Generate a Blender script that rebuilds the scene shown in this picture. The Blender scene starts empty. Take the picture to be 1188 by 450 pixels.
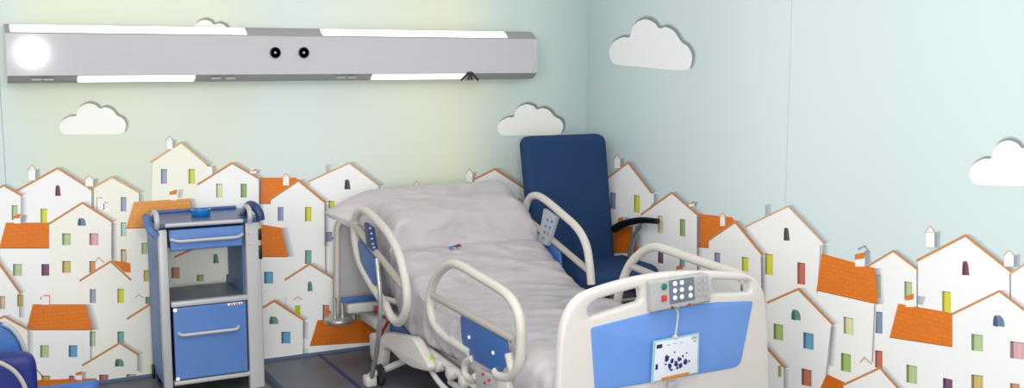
import bpy, bmesh, math, random
from mathutils import Vector, Matrix, noise
random.seed(3)
SC = bpy.context.scene
COL = SC.collection
PI = math.pi

# ------------------------------------------------------------------ camera model (used to measure points on real planes)
H = 1.65; F = 1212.0; CX, CY = 594.0, 225.0
PITCH = math.atan(153/F); YAW = math.atan(634/math.hypot(F, 153))
YB = 5.644      # back wall plane
XR = 3.457      # right wall plane
def ray(x, y):
    r = (x-CX)/F; u0 = -(y-CY)/F
    c, s = math.cos(PITCH), math.sin(PITCH)
    up = u0*c - s; fw = c + u0*s
    return Vector((fw*math.sin(YAW)+r*math.cos(YAW), fw*math.cos(YAW)-r*math.sin(YAW), up))
def onY(x, y, Y):
    d = ray(x, y); return d*(Y/d.y) + Vector((0, 0, H))
def onX(x, y, X):
    d = ray(x, y); return d*(X/d.x) + Vector((0, 0, H))
def onZ(x, y, Z):
    d = ray(x, y); return d*((Z-H)/d.z) + Vector((0, 0, H))

cam_d = bpy.data.cameras.new('camera'); cam = bpy.data.objects.new('camera', cam_d); COL.objects.link(cam)
cam.location = (0, 0, H); cam.rotation_euler = (PI/2-PITCH, 0, -YAW)
cam_d.sensor_fit = 'HORIZONTAL'; cam_d.sensor_width = 36; cam_d.lens = 36*F/1188; cam_d.clip_start = 0.05
SC.camera = cam
SC.view_settings.view_transform = 'Standard'
SC.view_settings.look = 'None'
SC.cycles.transparent_max_bounces = 24

# ------------------------------------------------------------------ materials
def lin(c):
    return tuple(((v/255)/12.92 if v/255 <= 0.04045 else ((v/255+0.055)/1.055)**2.4) for v in c)
def mat(name, rgb, rough=0.5, metal=0.0, bump=0.0, bscale=60.0, vary=0.0, emit=0.0, spec=0.5, stretch=(1, 1, 1), coat=0.0):
    m = bpy.data.materials.new(name); m.use_nodes = True
    nt = m.node_tree; b = nt.nodes['Principled BSDF']
    c = lin(rgb)
    b.inputs['Base Color'].default_value = (*c, 1); b.inputs['Roughness'].default_value = rough
    b.inputs['Metallic'].default_value = metal; b.inputs['Specular IOR Level'].default_value = spec
    b.inputs['Coat Weight'].default_value = coat
    tc = nt.nodes.new('ShaderNodeTexCoord'); mp = nt.nodes.new('ShaderNodeMapping')
    mp.inputs['Scale'].default_value = stretch
    nt.links.new(tc.outputs['Object'], mp.inputs['Vector'])
    n = nt.nodes.new('ShaderNodeTexNoise'); n.inputs['Scale'].default_value = bscale; n.inputs['Detail'].default_value = 4
    nt.links.new(mp.outputs['Vector'], n.inputs['Vector'])
    if vary:
        r = nt.nodes.new('ShaderNodeValToRGB')
        r.color_ramp.elements[0].position = .3; r.color_ramp.elements[1].position = .7
        r.color_ramp.elements[0].color = (*[v*(1-vary) for v in c], 1)
        r.color_ramp.elements[1].color = (*[min(1, v*(1+vary)) for v in c], 1)
        nt.links.new(n.outputs['Fac'], r.inputs['Fac']); nt.links.new(r.outputs['Color'], b.inputs['Base Color'])
    if bump:
        bp = nt.nodes.new('ShaderNodeBump'); bp.inputs['Strength'].default_value = bump; bp.inputs['Distance'].default_value = .01
        nt.links.new(n.outputs['Fac'], bp.inputs['Height']); nt.links.new(bp.outputs['Normal'], b.inputs['Normal'])
    if emit:
        b.inputs['Emission Color'].default_value = (*c, 1); b.inputs['Emission Strength'].default_value = emit
    return m

M = {}
M['white_plastic'] = mat('white_plastic', (217, 212, 206), .38)
M['rail_plastic'] = mat('rail_plastic', (208, 203, 195), .35)
M['rail_bar'] = mat('rail_bar', (176, 170, 162), .35)
M['bed_blue'] = mat('bed_blue', (106, 150, 220), .42, vary=.03, bscale=9)
M['rail_blue'] = mat('rail_blue', (62, 104, 170), .4)
M['grey_plastic'] = mat('grey_plastic', (178, 178, 178), .4)
M['pad_grey'] = mat('pad_grey', (112, 122, 136), .4)
M['head_grey'] = mat('head_grey', (176, 177, 176), .4)
M['steel'] = mat('steel', (180, 180, 180), .3, .7)
M['chassis'] = mat('chassis', (205, 205, 202), .4)
M['dark'] = mat('dark', (34, 35, 40), .5)
M['black'] = mat('black', (10, 10, 12), .35)
M['chair_fabric'] = mat('chair_fabric', (34, 62, 104), .8, bump=.25, bscale=320, vary=.12, spec=.25)
M['armchair_blue'] = mat('armchair_blue', (56, 104, 172), .55, bump=.1, bscale=200)
M['armchair_navy'] = mat('armchair_navy', (17, 34, 112), .5)
M['cab_blue'] = mat('cab_blue', (88, 128, 192), .42, vary=.04, bscale=6)
M['cab_side_blue'] = mat('cab_side_blue', (82, 116, 168), .45, vary=.05, bscale=5)
M['cab_inner'] = mat('cab_inner', (84, 108, 146), .5)
M['cab_top'] = mat('cab_top', (58, 90, 140), .35, vary=.06, bscale=8)
M['cab_silver'] = mat('cab_silver', (190, 189, 190), .4, .1)
M['cab_shelf'] = mat('cab_shelf', (92, 102, 114), .4, vary=.08, bscale=14)
M['navy_bumper'] = mat('navy_bumper', (30, 58, 112), .4)
M['glass_blue'] = mat('glass_blue', (6, 112, 190), .08, coat=.6)
M['lamp_body'] = mat('lamp_body', (200, 198, 203), .06, .04, bump=.003, bscale=40, stretch=(.15, 3, 9), vary=.02)
M['lamp_edge'] = mat('lamp_edge', (164, 162, 163), .45, .2)
M['lamp_light'] = mat('lamp_light', (255, 253, 250), .4, emit=1.4)
M['card_white'] = mat('card_white', (226, 230, 240), .35)
M['card_edge'] = mat('card_edge', (150, 196, 200), .4)
M['ink'] = mat('ink', (34, 40, 104), .5)
M['ink_dark'] = mat('ink_dark', (58, 38, 62), .5)
M['orange_strip'] = mat('orange_strip', (214, 134, 44), .5)
M['key_white'] = mat('key_white', (242, 244, 248), .3, emit=.15)
M['key_grey'] = mat('key_grey', (168, 174, 180), .4)
M['key_green'] = mat('key_green', (32, 124, 96), .4)
M['key_red'] = mat('key_red', (214, 56, 66), .4)
M['red'] = mat('red', (176, 40, 44), .5)
M['maroon'] = mat('maroon', (110, 24, 36), .5)
M['tag_blue'] = mat('tag_blue', (30, 130, 196), .5)
M['lime'] = mat('lime', (180, 196, 40), .5)
M['strap'] = mat('strap', (206, 206, 200), .6)

def cover_mat(name, rgb, rough):
    m = bpy.data.materials.new(name); m.use_nodes = True
    nt = m.node_tree; b = nt.nodes['Principled BSDF']
    b.inputs['Roughness'].default_value = rough
    b.inputs['Coat Weight'].default_value = .35; b.inputs['Coat Roughness'].default_value = .22
    tc = nt.nodes.new('ShaderNodeTexCoord')
    mp = nt.nodes.new('ShaderNodeMapping'); mp.inputs['Scale'].default_value = (1.0, 3.2, 2); mp.inputs['Rotation'].default_value = (0, 0, .35)
    nt.links.new(tc.outputs['Object'], mp.inputs['Vector'])
    n = nt.nodes.new('ShaderNodeTexNoise'); n.inputs['Scale'].default_value = 4.5; n.inputs['Detail'].default_value = 5; n.inputs['Distortion'].default_value = 1.2
    nt.links.new(mp.outputs['Vector'], n.inputs['Vector'])
    r = nt.nodes.new('ShaderNodeValToRGB')
    c = lin(rgb)
    r.color_ramp.elements[0].position = .3; r.color_ramp.elements[0].color = (*[v*.9 for v in c], 1)
    r.color_ramp.elements[1].position = .72; r.color_ramp.elements[1].color = (*[v*1.08 for v in c], 1)
    nt.links.new(n.outputs['Fac'], r.inputs['Fac']); nt.links.new(r.outputs['Color'], b.inputs['Base Color'])
    v = nt.nodes.new('ShaderNodeTexNoise'); v.inputs['Scale'].default_value = 3; v.inputs['Detail'].default_value = 3
    v.noise_type = 'RIDGED_MULTIFRACTAL'; v.inputs['Distortion'].default_value = .6
    nt.links.new(mp.outputs['Vector'], v.inputs['Vector'])
    bp = nt.nodes.new('ShaderNodeBump'); bp.inputs['Strength'].default_value = .5; bp.inputs['Distance'].default_value = .012
    nt.links.new(v.outputs['Fac'], bp.inputs['Height']); nt.links.new(bp.outputs['Normal'], b.inputs['Normal'])
    return m
M['cover'] = cover_mat('crinkled_cover', (190, 183, 187), .36)
M['pillow_cover'] = cover_mat('pillow_cover', (193, 188, 190), .4)

# printed mural: colour and opacity come from the print's own colour attribute
def print_mat():
    m = bpy.data.materials.new('mural_print'); m.use_nodes = True
    nt = m.node_tree; b = nt.nodes['Principled BSDF']
    a = nt.nodes.new('ShaderNodeAttribute'); a.attribute_name = 'Col'
    nt.links.new(a.outputs['Color'], b.inputs['Base Color']); nt.links.new(a.outputs['Alpha'], b.inputs['Alpha'])
    b.inputs['Roughness'].default_value = .55; b.inputs['Specular IOR Level'].default_value = .3
    return m
def roof_mat():
    m = bpy.data.materials.new('mural_roof_tiles'); m.use_nodes = True
    nt = m.node_tree; b = nt.nodes['Principled BSDF']; b.inputs['Roughness'].default_value = .55
    b.inputs['Specular IOR Level'].default_value = .3
    tc = nt.nodes.new('ShaderNodeTexCoord'); sp = nt.nodes.new('ShaderNodeSeparateXYZ'); cb = nt.nodes.new('ShaderNodeCombineXYZ')
    ad = nt.nodes.new('ShaderNodeMath'); ad.operation = 'ADD'
    nt.links.new(tc.outputs['Object'], sp.inputs[0]); nt.links.new(sp.outputs['X'], ad.inputs[0]); nt.links.new(sp.outputs['Y'], ad.inputs[1])
    nt.links.new(ad.outputs[0], cb.inputs['X']); nt.links.new(sp.outputs['Z'], cb.inputs['Y'])
    br = nt.nodes.new('ShaderNodeTexBrick'); br.inputs['Scale'].default_value = 1
    br.inputs['Brick Width'].default_value = .045; br.inputs['Row Height'].default_value = .02; br.inputs['Mortar Size'].default_value = .0022
    br.inputs['Color1'].default_value = (.98, .98, .98, 1); br.inputs['Color2'].default_value = (.93, .93, .93, 1); br.inputs['Mortar'].default_value = (.86, .86, .86, 1)
    nt.links.new(cb.outputs[0], br.inputs['Vector'])
    a = nt.nodes.new('ShaderNodeAttribute'); a.attribute_name = 'Col'
    mx = nt.nodes.new('ShaderNodeMix'); mx.data_type = 'RGBA'; mx.blend_type = 'MULTIPLY'; mx.inputs[0].default_value = 1
    nt.links.new(a.outputs['Color'], mx.inputs[6]); nt.links.new(br.outputs['Color'], mx.inputs[7])
    nt.links.new(mx.outputs[2], b.inputs['Base Color'])
    return m
M['print'] = print_mat(); M['roof'] = roof_mat()

def sky_mat(name, axis, stops, seed):
    """pale printed sky: soft bands of blue and yellow-green along the wall, room-corner shade painted in"""
    m = bpy.data.materials.new(name); m.use_nodes = True
    nt = m.node_tree; b = nt.nodes['Principled BSDF']; b.inputs['Roughness'].default_value = .5; b.inputs['Specular IOR Level'].default_value = .3
    tc = nt.nodes.new('ShaderNodeTexCoord'); sp = nt.nodes.new('ShaderNodeSeparateXYZ')
    nt.links.new(tc.outputs['Object'], sp.inputs[0])
    n = nt.nodes.new('ShaderNodeTexNoise'); n.inputs['Scale'].default_value = 1.1; n.inputs['Detail'].default_value = 2; n.noise_dimensions = '4D'; n.inputs['W'].default_value = seed
    nt.links.new(tc.outputs['Object'], n.inputs['Vector'])
    lo, hi = stops[0][0], stops[-1][0]
    mr = nt.nodes.new('ShaderNodeMapRange'); mr.inputs[1].default_value = lo; mr.inputs[2].default_value = hi
    nt.links.new(sp.outputs[axis], mr.inputs[0])
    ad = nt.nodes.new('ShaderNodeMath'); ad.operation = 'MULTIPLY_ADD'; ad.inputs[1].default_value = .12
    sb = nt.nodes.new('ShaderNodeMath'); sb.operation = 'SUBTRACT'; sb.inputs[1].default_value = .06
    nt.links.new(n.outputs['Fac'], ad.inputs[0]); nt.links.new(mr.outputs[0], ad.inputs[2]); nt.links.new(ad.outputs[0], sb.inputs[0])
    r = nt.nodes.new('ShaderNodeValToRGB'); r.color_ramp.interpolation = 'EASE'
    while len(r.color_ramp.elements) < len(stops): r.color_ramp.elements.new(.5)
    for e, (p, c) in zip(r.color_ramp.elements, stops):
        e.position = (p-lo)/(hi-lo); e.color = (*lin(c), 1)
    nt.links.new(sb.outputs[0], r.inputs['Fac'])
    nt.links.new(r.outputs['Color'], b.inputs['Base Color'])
    return m
M['sky_back'] = sky_mat('sky_print_shade_back', 'X', [(-1.0, (212, 228, 226)), (.1, (214, 229, 227)), (.5, (221, 230, 208)), (1.15, (222, 230, 213)),
                        (1.6, (220, 232, 230)), (2.05, (222, 231, 218)), (2.5, (227, 232, 209)), (2.95, (206, 221, 215)), (3.46, (188, 205, 205))], 1.3)  # last stops: shade of the room corner painted into the sky colour
M['sky_right'] = sky_mat('sky_print_shade_right', 'Y', [(.5, (214, 228, 228)), (2.9, (214, 229, 229)), (3.9, (218, 232, 233)), (4.7, (208, 223, 225)), (5.64, (190, 209, 211))], 4.1)  # darkens at the back end, corner shade put into the colour

def floor_mat():
    m = bpy.data.materials.new('slate_vinyl_floor'); m.use_nodes = True
    nt = m.node_tree; b = nt.nodes['Principled BSDF']; b.inputs['Roughness'].default_value = .42
    tc = nt.nodes.new('ShaderNodeTexCoord')
    n = nt.nodes.new('ShaderNodeTexNoise'); n.inputs['Scale'].default_value = 90; n.inputs['Detail'].default_value = 4
    n2 = nt.nodes.new('ShaderNodeTexNoise'); n2.inputs['Scale'].default_value = 3
    nt.links.new(tc.outputs['Object'], n.inputs['Vector']); nt.links.new(tc.outputs['Object'], n2.inputs['Vector'])
    ad = nt.nodes.new('ShaderNodeMath'); ad.operation = 'ADD'; nt.links.new(n.outputs['Fac'], ad.inputs[0]); nt.links.new(n2.outputs['Fac'], ad.inputs[1])
    r = nt.nodes.new('ShaderNodeValToRGB')
    r.color_ramp.elements[0].position = .35; r.color_ramp.elements[0].color = (*lin((76, 80, 88)), 1)
    r.color_ramp.elements[1].position = .68; r.color_ramp.elements[1].color = (*lin((104, 110, 120)), 1)
    hv = nt.nodes.new('ShaderNodeMath'); hv.operation = 'MULTIPLY'; hv.inputs[1].default_value = .5
    nt.links.new(ad.outputs[0], hv.inputs[0]); nt.links.new(hv.outputs[0], r.inputs['Fac']); nt.links.new(r.outputs['Color'], b.inputs['Base Color'])
    return m
M['floor'] = floor_mat()
M['floor_seam'] = mat('floor_seam', (30, 54, 100), .5)
M['floor_strip_dark'] = mat('floor_strip_dark', (22, 26, 36), .5)
M['floor_edge'] = mat('floor_edge', (92, 112, 146), .5)

# ------------------------------------------------------------------ object helpers
def tag(o, label=None, cat=None, group=None, kind=None):
    if label: o['label'] = label
    if cat: o['category'] = cat
    if group: o['group'] = group
    if kind: o['kind'] = kind
    return o
def thing(name, label, cat, loc, group=None):
    o = bpy.data.objects.new(name, None); COL.objects.link(o); o.location = loc; o.empty_display_size = .1
    return tag(o, label, cat, group)
def root_loc(o):
    v = Vector((0, 0, 0))
    while o is not None:
        v += o.location; o = o.parent
    return v

class MB:
    """collects shapes (in world coordinates) for ONE mesh object"""
    def __init__(s): s.bm = bmesh.new(); s.mats = []
    def mi(s, m):
        if m not in s.mats: s.mats.append(m)
        return s.mats.index(m)
    def _take(s, other, m):
        i = s.mi(m); vm = {}
        for v in other.verts: vm[v] = s.bm.verts.new(v.co)
        for f in other.faces:
            try: nf = s.bm.faces.new([vm[v] for v in f.verts])
            except ValueError: continue
            nf.material_index = i; nf.smooth = f.smooth
        other.free()
    def box(s, lo, hi, m, bev=.004, rot=None, seg=2):
        b = bmesh.new(); bmesh.ops.create_cube(b, size=1)
        lo, hi = Vector(lo), Vector(hi); c = (lo+hi)/2; d = hi-lo
        for v in b.verts: v.co = Vector((v.co.x*d.x, v.co.y*d.y, v.co.z*d.z))
        bev = min(bev, min(d)/2.2)
        if bev > 0: bmesh.ops.bevel(b, geom=b.edges[:], offset=bev, segments=seg, affect='EDGES', profile=.5)
        R = rot.to_matrix() if rot else Matrix.Identity(3)
        for v in b.verts: v.co = R @ v.co + c
        for f in b.faces: f.smooth = True
        s._take(b, m); return s
    def tube(s, pts, r, m, sides=12, closed=False, cap=True, flat=1.0):
        pts = [Vector(p) for p in pts]; n = len(pts)
        rs = r if isinstance(r, (list, tuple)) else [r]*n
        i = s.mi(m); rings = []
        T = []
        for k in range(n):
            if closed: t = pts[(k+1) % n]-pts[k-1]
            else: t = pts[min(k+1, n-1)]-pts[max(k-1, 0)]
            T.append(t.normalized())
        u = Vector((0, 0, 1)) if abs(T[0].z) < .9 else Vector((1, 0, 0))
        u = (u - T[0]*u.dot(T[0])).normalized()
        for k in range(n):
            u = (u - T[k]*u.dot(T[k])).normalized(); w = T[k].cross(u)
            rings.append([s.bm.verts.new(pts[k]+(u*math.cos(2*PI*j/sides)+w*math.sin(2*PI*j/sides)*flat)*rs[k]) for j in range(sides)])
        for k in range(n if closed else n-1):
            A, B = rings[k], rings[(k+1) % n]
            for j in range(sides):
                f = s.bm.faces.new([A[j], A[(j+1) % sides], B[(j+1) % sides], B[j]]); f.smooth = True; f.material_index = i
        if cap and not closed:
            for R in (rings[0][::-1], rings[-1]):
                f = s.bm.faces.new(R); f.material_index = i
        return s
    def lathe(s, prof, c, m, axis='Z', sides=28):
        i = s.mi(m); c = Vector(c); rings = []
        def mp(r, h, a):
            x, y = r*math.cos(a), r*math.sin(a)
            return c + (Vector((x, y, h)) if axis == 'Z' else Vector((h, x, y)) if axis == 'X' else Vector((x, h, y)))
        for (r, h) in prof:
            rings.append([s.bm.verts.new(mp(max(r, 1e-4), h, 2*PI*j/sides)) for j in range(sides)])
        for A, B in zip(rings, rings[1:]):
            for j in range(sides):
                f = s.bm.faces.new([A[j], A[(j+1) % sides], B[(j+1) % sides], B[j]]); f.smooth = True; f.material_index = i
        for R in (rings[0][::-1], rings[-1]):
            f = s.bm.faces.new(R); f.material_index = i
        return s
    def plate(s, outline, m, thick, fn, holes=(), bev=.004):
        """flat plate with rounded edges; outline in 2-D, fn(u, v, w) -> world (w runs through the thickness)"""
        cu = bpy.data.curves.new('outline', 'CURVE'); cu.dimensions = '2D'; cu.fill_mode = 'BOTH'
        bev = min(bev, thick/2.05)
        cu.extrude = thick/2-bev; cu.bevel_depth = bev; cu.bevel_resolution = 2; cu.offset = -bev
        for loop in (outline, *holes):
            sp = cu.splines.new('POLY'); sp.points.add(len(loop)-1); sp.use_cyclic_u = True
            for p, q in zip(sp.points, loop): p.co = (q[0], q[1], 0, 1)
        o = bpy.data.objects.new('outline', cu); COL.objects.link(o)
        dg = bpy.context.evaluated_depsgraph_get(); me = bpy.data.meshes.new_from_object(o.evaluated_get(dg))
        b = bmesh.new(); b.from_mesh(me)
        bmesh.ops.remove_doubles(b, verts=b.verts[:], dist=1e-5)
        for v in b.verts: v.co = Vector(fn(v.co.x, v.co.y, v.co.z))
        bmesh.ops.recalc_face_normals(b, faces=b.faces[:])
        for f in b.faces: f.smooth = True
        bpy.data.objects.remove(o); bpy.data.curves.remove(cu); bpy.data.meshes.remove(me)
        s._take(b, m); return s
    def build(s, name, parent=None, label=None, cat=None, kind=None, loc=None, recalc=True):
        if recalc: bmesh.ops.recalc_face_normals(s.bm, faces=s.bm.faces[:])
        base = root_loc(parent) if parent else Vector(loc or (0, 0, 0))
        for v in s.bm.verts: v.co -= base
        me = bpy.data.meshes.new(name); s.bm.to_mesh(me); s.bm.free()
        for m in s.mats: me.materials.append(m)
        try: me.set_sharp_from_angle(angle=math.radians(38))
        except Exception: pass
        o = bpy.data.objects.new(name, me); COL.objects.link(o)
        if parent: o.parent = parent
        else: o.location = base
        return tag(o, label, cat, None, kind)

def fillet(pts, r, seg=6, closed=True):
    """round the corners of a polyline (2-D or 3-D)"""
    P = [Vector(p) for p in pts]; n = len(P); out = []
    for k in range(n):
        if not closed and k in (0, n-1): out.append(P[k]); continue
        a, b, c = P[k-1], P[k], P[(k+1) % n]
        rr = r[k] if isinstance(r, (list, tuple)) else r
        d1, d2 = (a-b), (c-b)
        t = min(rr, d1.length*.49, d2.length*.49)
        p0, p2 = b+d1.normalized()*t, b+d2.normalized()*t
        for j in range(seg+1):
            q = j/seg; out.append(p0*(1-q)**2 + b*2*q*(1-q) + p2*q*q)
    return out
def smooth(pts, seg=6, closed=False):
    P = [Vector(p) for p in pts]; n = len(P); out = []
    rng = range(n if closed else n-1)
    for k in rng:
        if closed: p0, p1, p2, p3 = P[k-1], P[k], P[(k+1) % n], P[(k+2) % n]
        else: p0, p1, p2, p3 = P[max(k-1, 0)], P[k], P[k+1], P[min(k+2, n-1)]
        for j in range(seg):
            t = j/seg
            out.append(.5*((2*p1)+(p2-p0)*t+(2*p0-5*p1+4*p2-p3)*t*t+(3*p1-p0-3*p2+p3)*t**3))
    if not closed: out.append(P[-1])
    return out

# ------------------------------------------------------------------ the setting
def slab(name, lo, hi, m):
    o = MB().box(lo, hi, m, bev=0).build(name, kind='structure'); return o
slab('floor', (-2.6, -1.0, -.1), (XR+.12, YB+.12, 0), M['floor'])
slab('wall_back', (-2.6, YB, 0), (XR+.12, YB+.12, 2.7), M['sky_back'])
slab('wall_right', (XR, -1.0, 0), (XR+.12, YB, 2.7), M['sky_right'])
# floor seams: inlaid blue strips running away from the wall, and the blue edge along the wall
k = 0
for (a, b, w) in (((304, 425), (323, 450), .024), ((373, 411), (414, 450), .024)):
    p, q = onZ(*a, 0), onZ(*b, 0); x0 = (p.x+q.x)/2
    o = slab('trim_%d' % (k+1), (x0-w/2, 1.0, 0), (x0+w/2, YB, .0015), M['floor_seam']); k += 1
slab('trim_3', (1.333-.042, 1.0, 0), (1.333-.013, 5.45, .001), M['floor_strip_dark'])  # dark strip along the left of the first blue seam
slab('baseboard_back', (-2.6, YB-.012, 0), (XR, YB, .016), M['floor_edge'])
slab('baseboard_right', (XR-.012, -1, 0), (XR, YB-.012, .016), M['floor_edge'])
# joints between the printed wall panels
p = onX(915, 120, XR)
slab('trim_4', (XR-.0008, p.y-.0025, 0), (XR, p.y+.0025, 2.7), mat('panel_joint', (198, 214, 216), .6))
p = onY(3, 150, YB)
slab('trim_5', (p.x-.0025, YB-.0008, 0), (p.x+.0025, YB, 2.7), mat('panel_joint_back', (176, 194, 204), .6))

# ------------------------------------------------------------------ the murals
COLS = dict(white=(252, 252, 250), cream=(251, 250, 238), ivory=(249, 247, 232), line=(208, 144, 88), lightline=(216, 178, 128), darkline=(190, 112, 54),
            roof=(238, 130, 44), roof2=(242, 166, 92), roofd=(226, 118, 30), green=(176, 200, 138), dgreen=(140, 168, 96), pink=(222, 166, 172), ochre=(204, 176, 98),
            orange=(206, 140, 84), purple=(112, 62, 102), slate=(150, 158, 180), lav=(140, 142, 192), yellow=(216, 212, 44), olive=(208, 206, 82), teal=(104, 168, 156),
            paleteal=(170, 212, 196), tan=(206, 190, 148), lime=(222, 224, 160), blue=(88, 158, 200), arch=(120, 144, 160), archg=(112, 158, 146), archd=(92, 92, 100),
            archr=(128, 84, 92), red=(196, 96, 74), brick=(204, 134, 110), flag=(228, 128, 60), shade=(150, 152, 166), gold=(176, 160, 70), grn=(158, 190, 92), steelb=(116, 138, 166), rosy=(168, 100, 98))
STEP = .00005
class Print:
    def __init__(s, side, layer): s.side, s.layer, s.faces = side, layer, []
    def P(s, q, d):
        off = .0008 + s.layer*STEP*6 + d*STEP
        v = onY(q[0], q[1], YB) if s.side == 'back' else onX(q[0], q[1], XR)
        v.z = max(v.z, .004)
        if s.side == 'back': v.y = YB-off; v.x = min(v.x, XR-.002)
        else: v.x = XR-off; v.y = min(v.y, YB-.002)
        return v
    def poly(s, pts, col, d=1, alpha=1.0, m='print'):
        if isinstance(alpha, (int, float)): alpha = [alpha]*len(pts)
        c = lin(COLS[col]) if isinstance(col, str) else lin(col)
        s.faces.append(([s.P(q, d) for q in pts], [(*c, a) for a in alpha], m)); return s
    def stroke(s, pts, w, col, d=3):
        P = [Vector((q[0], q[1])) for q in pts]; n = len(P); L = []; R = []
        for k in range(n):
            t = (P[min(k+1, n-1)]-P[max(k-1, 0)]).normalized(); nn = Vector((-t.y, t.x))
            if 0 < k < n-1:
                t1 = (P[k]-P[k-1]).normalized(); n1 = Vector((-t1.y, t1.x)); sc = 1/max(.5, nn.dot(n1))
            else: sc = 1
            L.append(P[k]+nn*w/2*sc); R.append(P[k]-nn*w/2*sc)
        for k in range(n-1):
            s.poly([L[k], L[k+1], R[k+1], R[k]], col, d)
        return s
    def window(s, x0, y0, x1, y1, col, sl=0.0):
        c = tuple(v*.86+245*.14 for v in COLS[col]); dk = tuple(v*.7 for v in c)
        w = x1-x0; e = w*.24
        q = lambda x, y: (x, y+sl*(x-x0))
        s.poly([q(x0, y0), q(x1, y0), q(x1, y1), q(x0, y1)], c, 4)
        s.poly([q(x0, y0), q(x0+e, y0), q(x0+e, y1), q(x0, y1)], dk, 5)
        s.poly([q(x0, y0), q(x1, y0), q(x1, y0+1.1), q(x0, y0+1.1)], tuple(v*.8 for v in c), 5)
        s.poly([q(x0+w*.6, y0+1), q(x0+w*.68, y0+1), q(x0+w*.68, y1), q(x0+w*.6, y1)], tuple(min(255, v*1.08) for v in c), 5)
        return s
    def arch(s, x0, y0, x1, y1, col, narrow=False, sl=0.0):
        cx = (x0+x1)/2; hw = (x1-x0)/2; hh = (y1-y0)*(.55 if narrow else .8)
        pts = [(x0, y1), ]
        for k in range(9):
            a = PI - PI*k/8; pts.append((cx+hw*(.8 if narrow else 1)*math.cos(a), y0+hh-hh*math.sin(a)))
        pts.append((x1, y1))
        pts = [(x, y+sl*(x-x0)) for x, y in pts]
        c = COLS[col]
        s.poly(pts, c, 4)
        s.poly([(x*.42+(x0)*.58, y) for x, y in pts], tuple(v*.72 for v in c), 5); return s
    def chimney(s, x, y, w, h, cap='v', sh=True, col='white'):
        """small white stack with a bent cap and a printed grey side"""
        if sh: s.poly([(x+w, y+h*.15), (x+w*1.7, y), (x+w*1.6, y+h), (x+w, y+h)], 'shade', 0, [.55, .25, .25, .55])
        s.poly([(x, y+h*.1), (x+w, y+h*.1), (x+w, y+h), (x, y+h)], col, 6)
        if cap == 'v': s.poly([(x, y+h*.12), (x+w/2, y-h*.2), (x+w, y+h*.12)], col, 6); s.stroke([(x-1, y+h*.15), (x+w/2, y-h*.25), (x+w+1, y+h*.15)], 1.2, 'lightline', 7)
        elif cap == 'o': s.poly([(x-.5, y+2), (x+w+.5, y-.5), (x+w-.5, y+h*.42), (x-.5, y+h*.5)], 'flag', 7)
        return s
    def shade(s, a, b, dx, dy, al=.5, d=0, col='shade'):
        s.poly([a, b, (b[0]+dx, b[1]+dy), (a[0]+dx, a[1]+dy)], col, d, [al, al, 0, 0]); return s
    def build(s, name, parent, label):
        mb = MB(); base = root_loc(parent); lay = mb.bm.loops.layers.float_color.new('Col')
        for pts, cols, m in s.faces:
            vs = [mb.bm.verts.new(p) for p in pts]
            f = mb.bm.faces.new(vs); f.material_index = mb.mi(M[m])
            f.normal_update()
            want = Vector((0, -1, 0)) if s.side == 'back' else Vector((-1, 0, 0))
            for l, c in zip(f.loops, cols): l[lay] = c
            if f.normal.dot(want) < 0: f.normal_flip()
        return mb.build(name, parent, label, recalc=False)

mural_b = thing('wall_mural', 'mural of white houses and orange roofs printed behind the bed and cabinet', 'mural', (1.5, YB, 0))
mural_r = thing('wall_mural', 'mural of sloping white houses and clouds printed on the side wall beyond the footboard', 'mural', (XR, 3.8, 0))
LAY = {'back': 0, 'right': 0}
def house(side, left, peak, right, bottom, wins=(), wall='white', line='line', lw=2.4, label=None, extra=None, dl=0, dr=0, shade=True):
    """left / peak / right: the eaves and the ridge; dl, dr: how far the walls spread at the bottom"""
    LAY[side] += 1
    p = Print(side, LAY[side])
    il, ir = 2.0, 2.0
    if shade:
        p.shade(peak, right, 7, -3, .5); p.shade((right[0]-ir, right[1]), (right[0]-ir+dr*.4, right[1]+(bottom-right[1])*.45), 7, 2, .5)
    p.poly([(left[0]+il, left[1]-1), peak, (right[0]-ir, right[1]-1), (right[0]-ir+dr, bottom), (left[0]+il+dl, bottom)], wall, 1)
    p.stroke([left, peak, right], lw, line, 3)
    for w in wins:
        if w[0] == 'a': p.arch(*w[1:])
        else: p.window(*w)
    if extra: extra(p)
    return p.build('house', mural_b if side == 'back' else mural_r, label)
def roofed(side, quad, bottom, wins=(), col='roof', wall='white', label=None, extra=None, dl=0, dr=0, shade=True, ins=1.5):
    """a house seen from its eaves side: tiled roof (TL, TR, BR, BL) over a white front"""
    LAY[side] += 1
    p = Print(side, LAY[side])
    TL, TR, BR, BL = quad
    if shade: p.shade(TR, BR, 9, 0, .6)
    if bottom: p.poly([(BL[0]+ins, BL[1]-1), (BR[0]-ins, BR[1]-1), (BR[0]-ins+dr, bottom), (BL[0]+ins+dl, bottom)], wall, 1)
    p.poly(quad, col, 3, m='roof')
    p.stroke([BL, BR], 1.2, 'darkline', 4)
    for w in wins:
        if w[0] == 'a': p.arch(*w[1:])
        else: p.window(*w)
    if extra: extra(p)
    return p.build('house', mural_b if side == 'back' else mural_r, label)
CLOUD = [(.09, .0), (.02, .1), (0, .28), (.05, .46), (.16, .58), (.245, .60), (.28, .80), (.35, .94), (.45, 1.0), (.55, .94), (.605, .84),
         (.69, .88), (.79, .80), (.87, .61), (.95, .52), (1.0, .36), (.99, .16), (.93, .03), (.7, 0), (.4, 0)]
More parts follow.
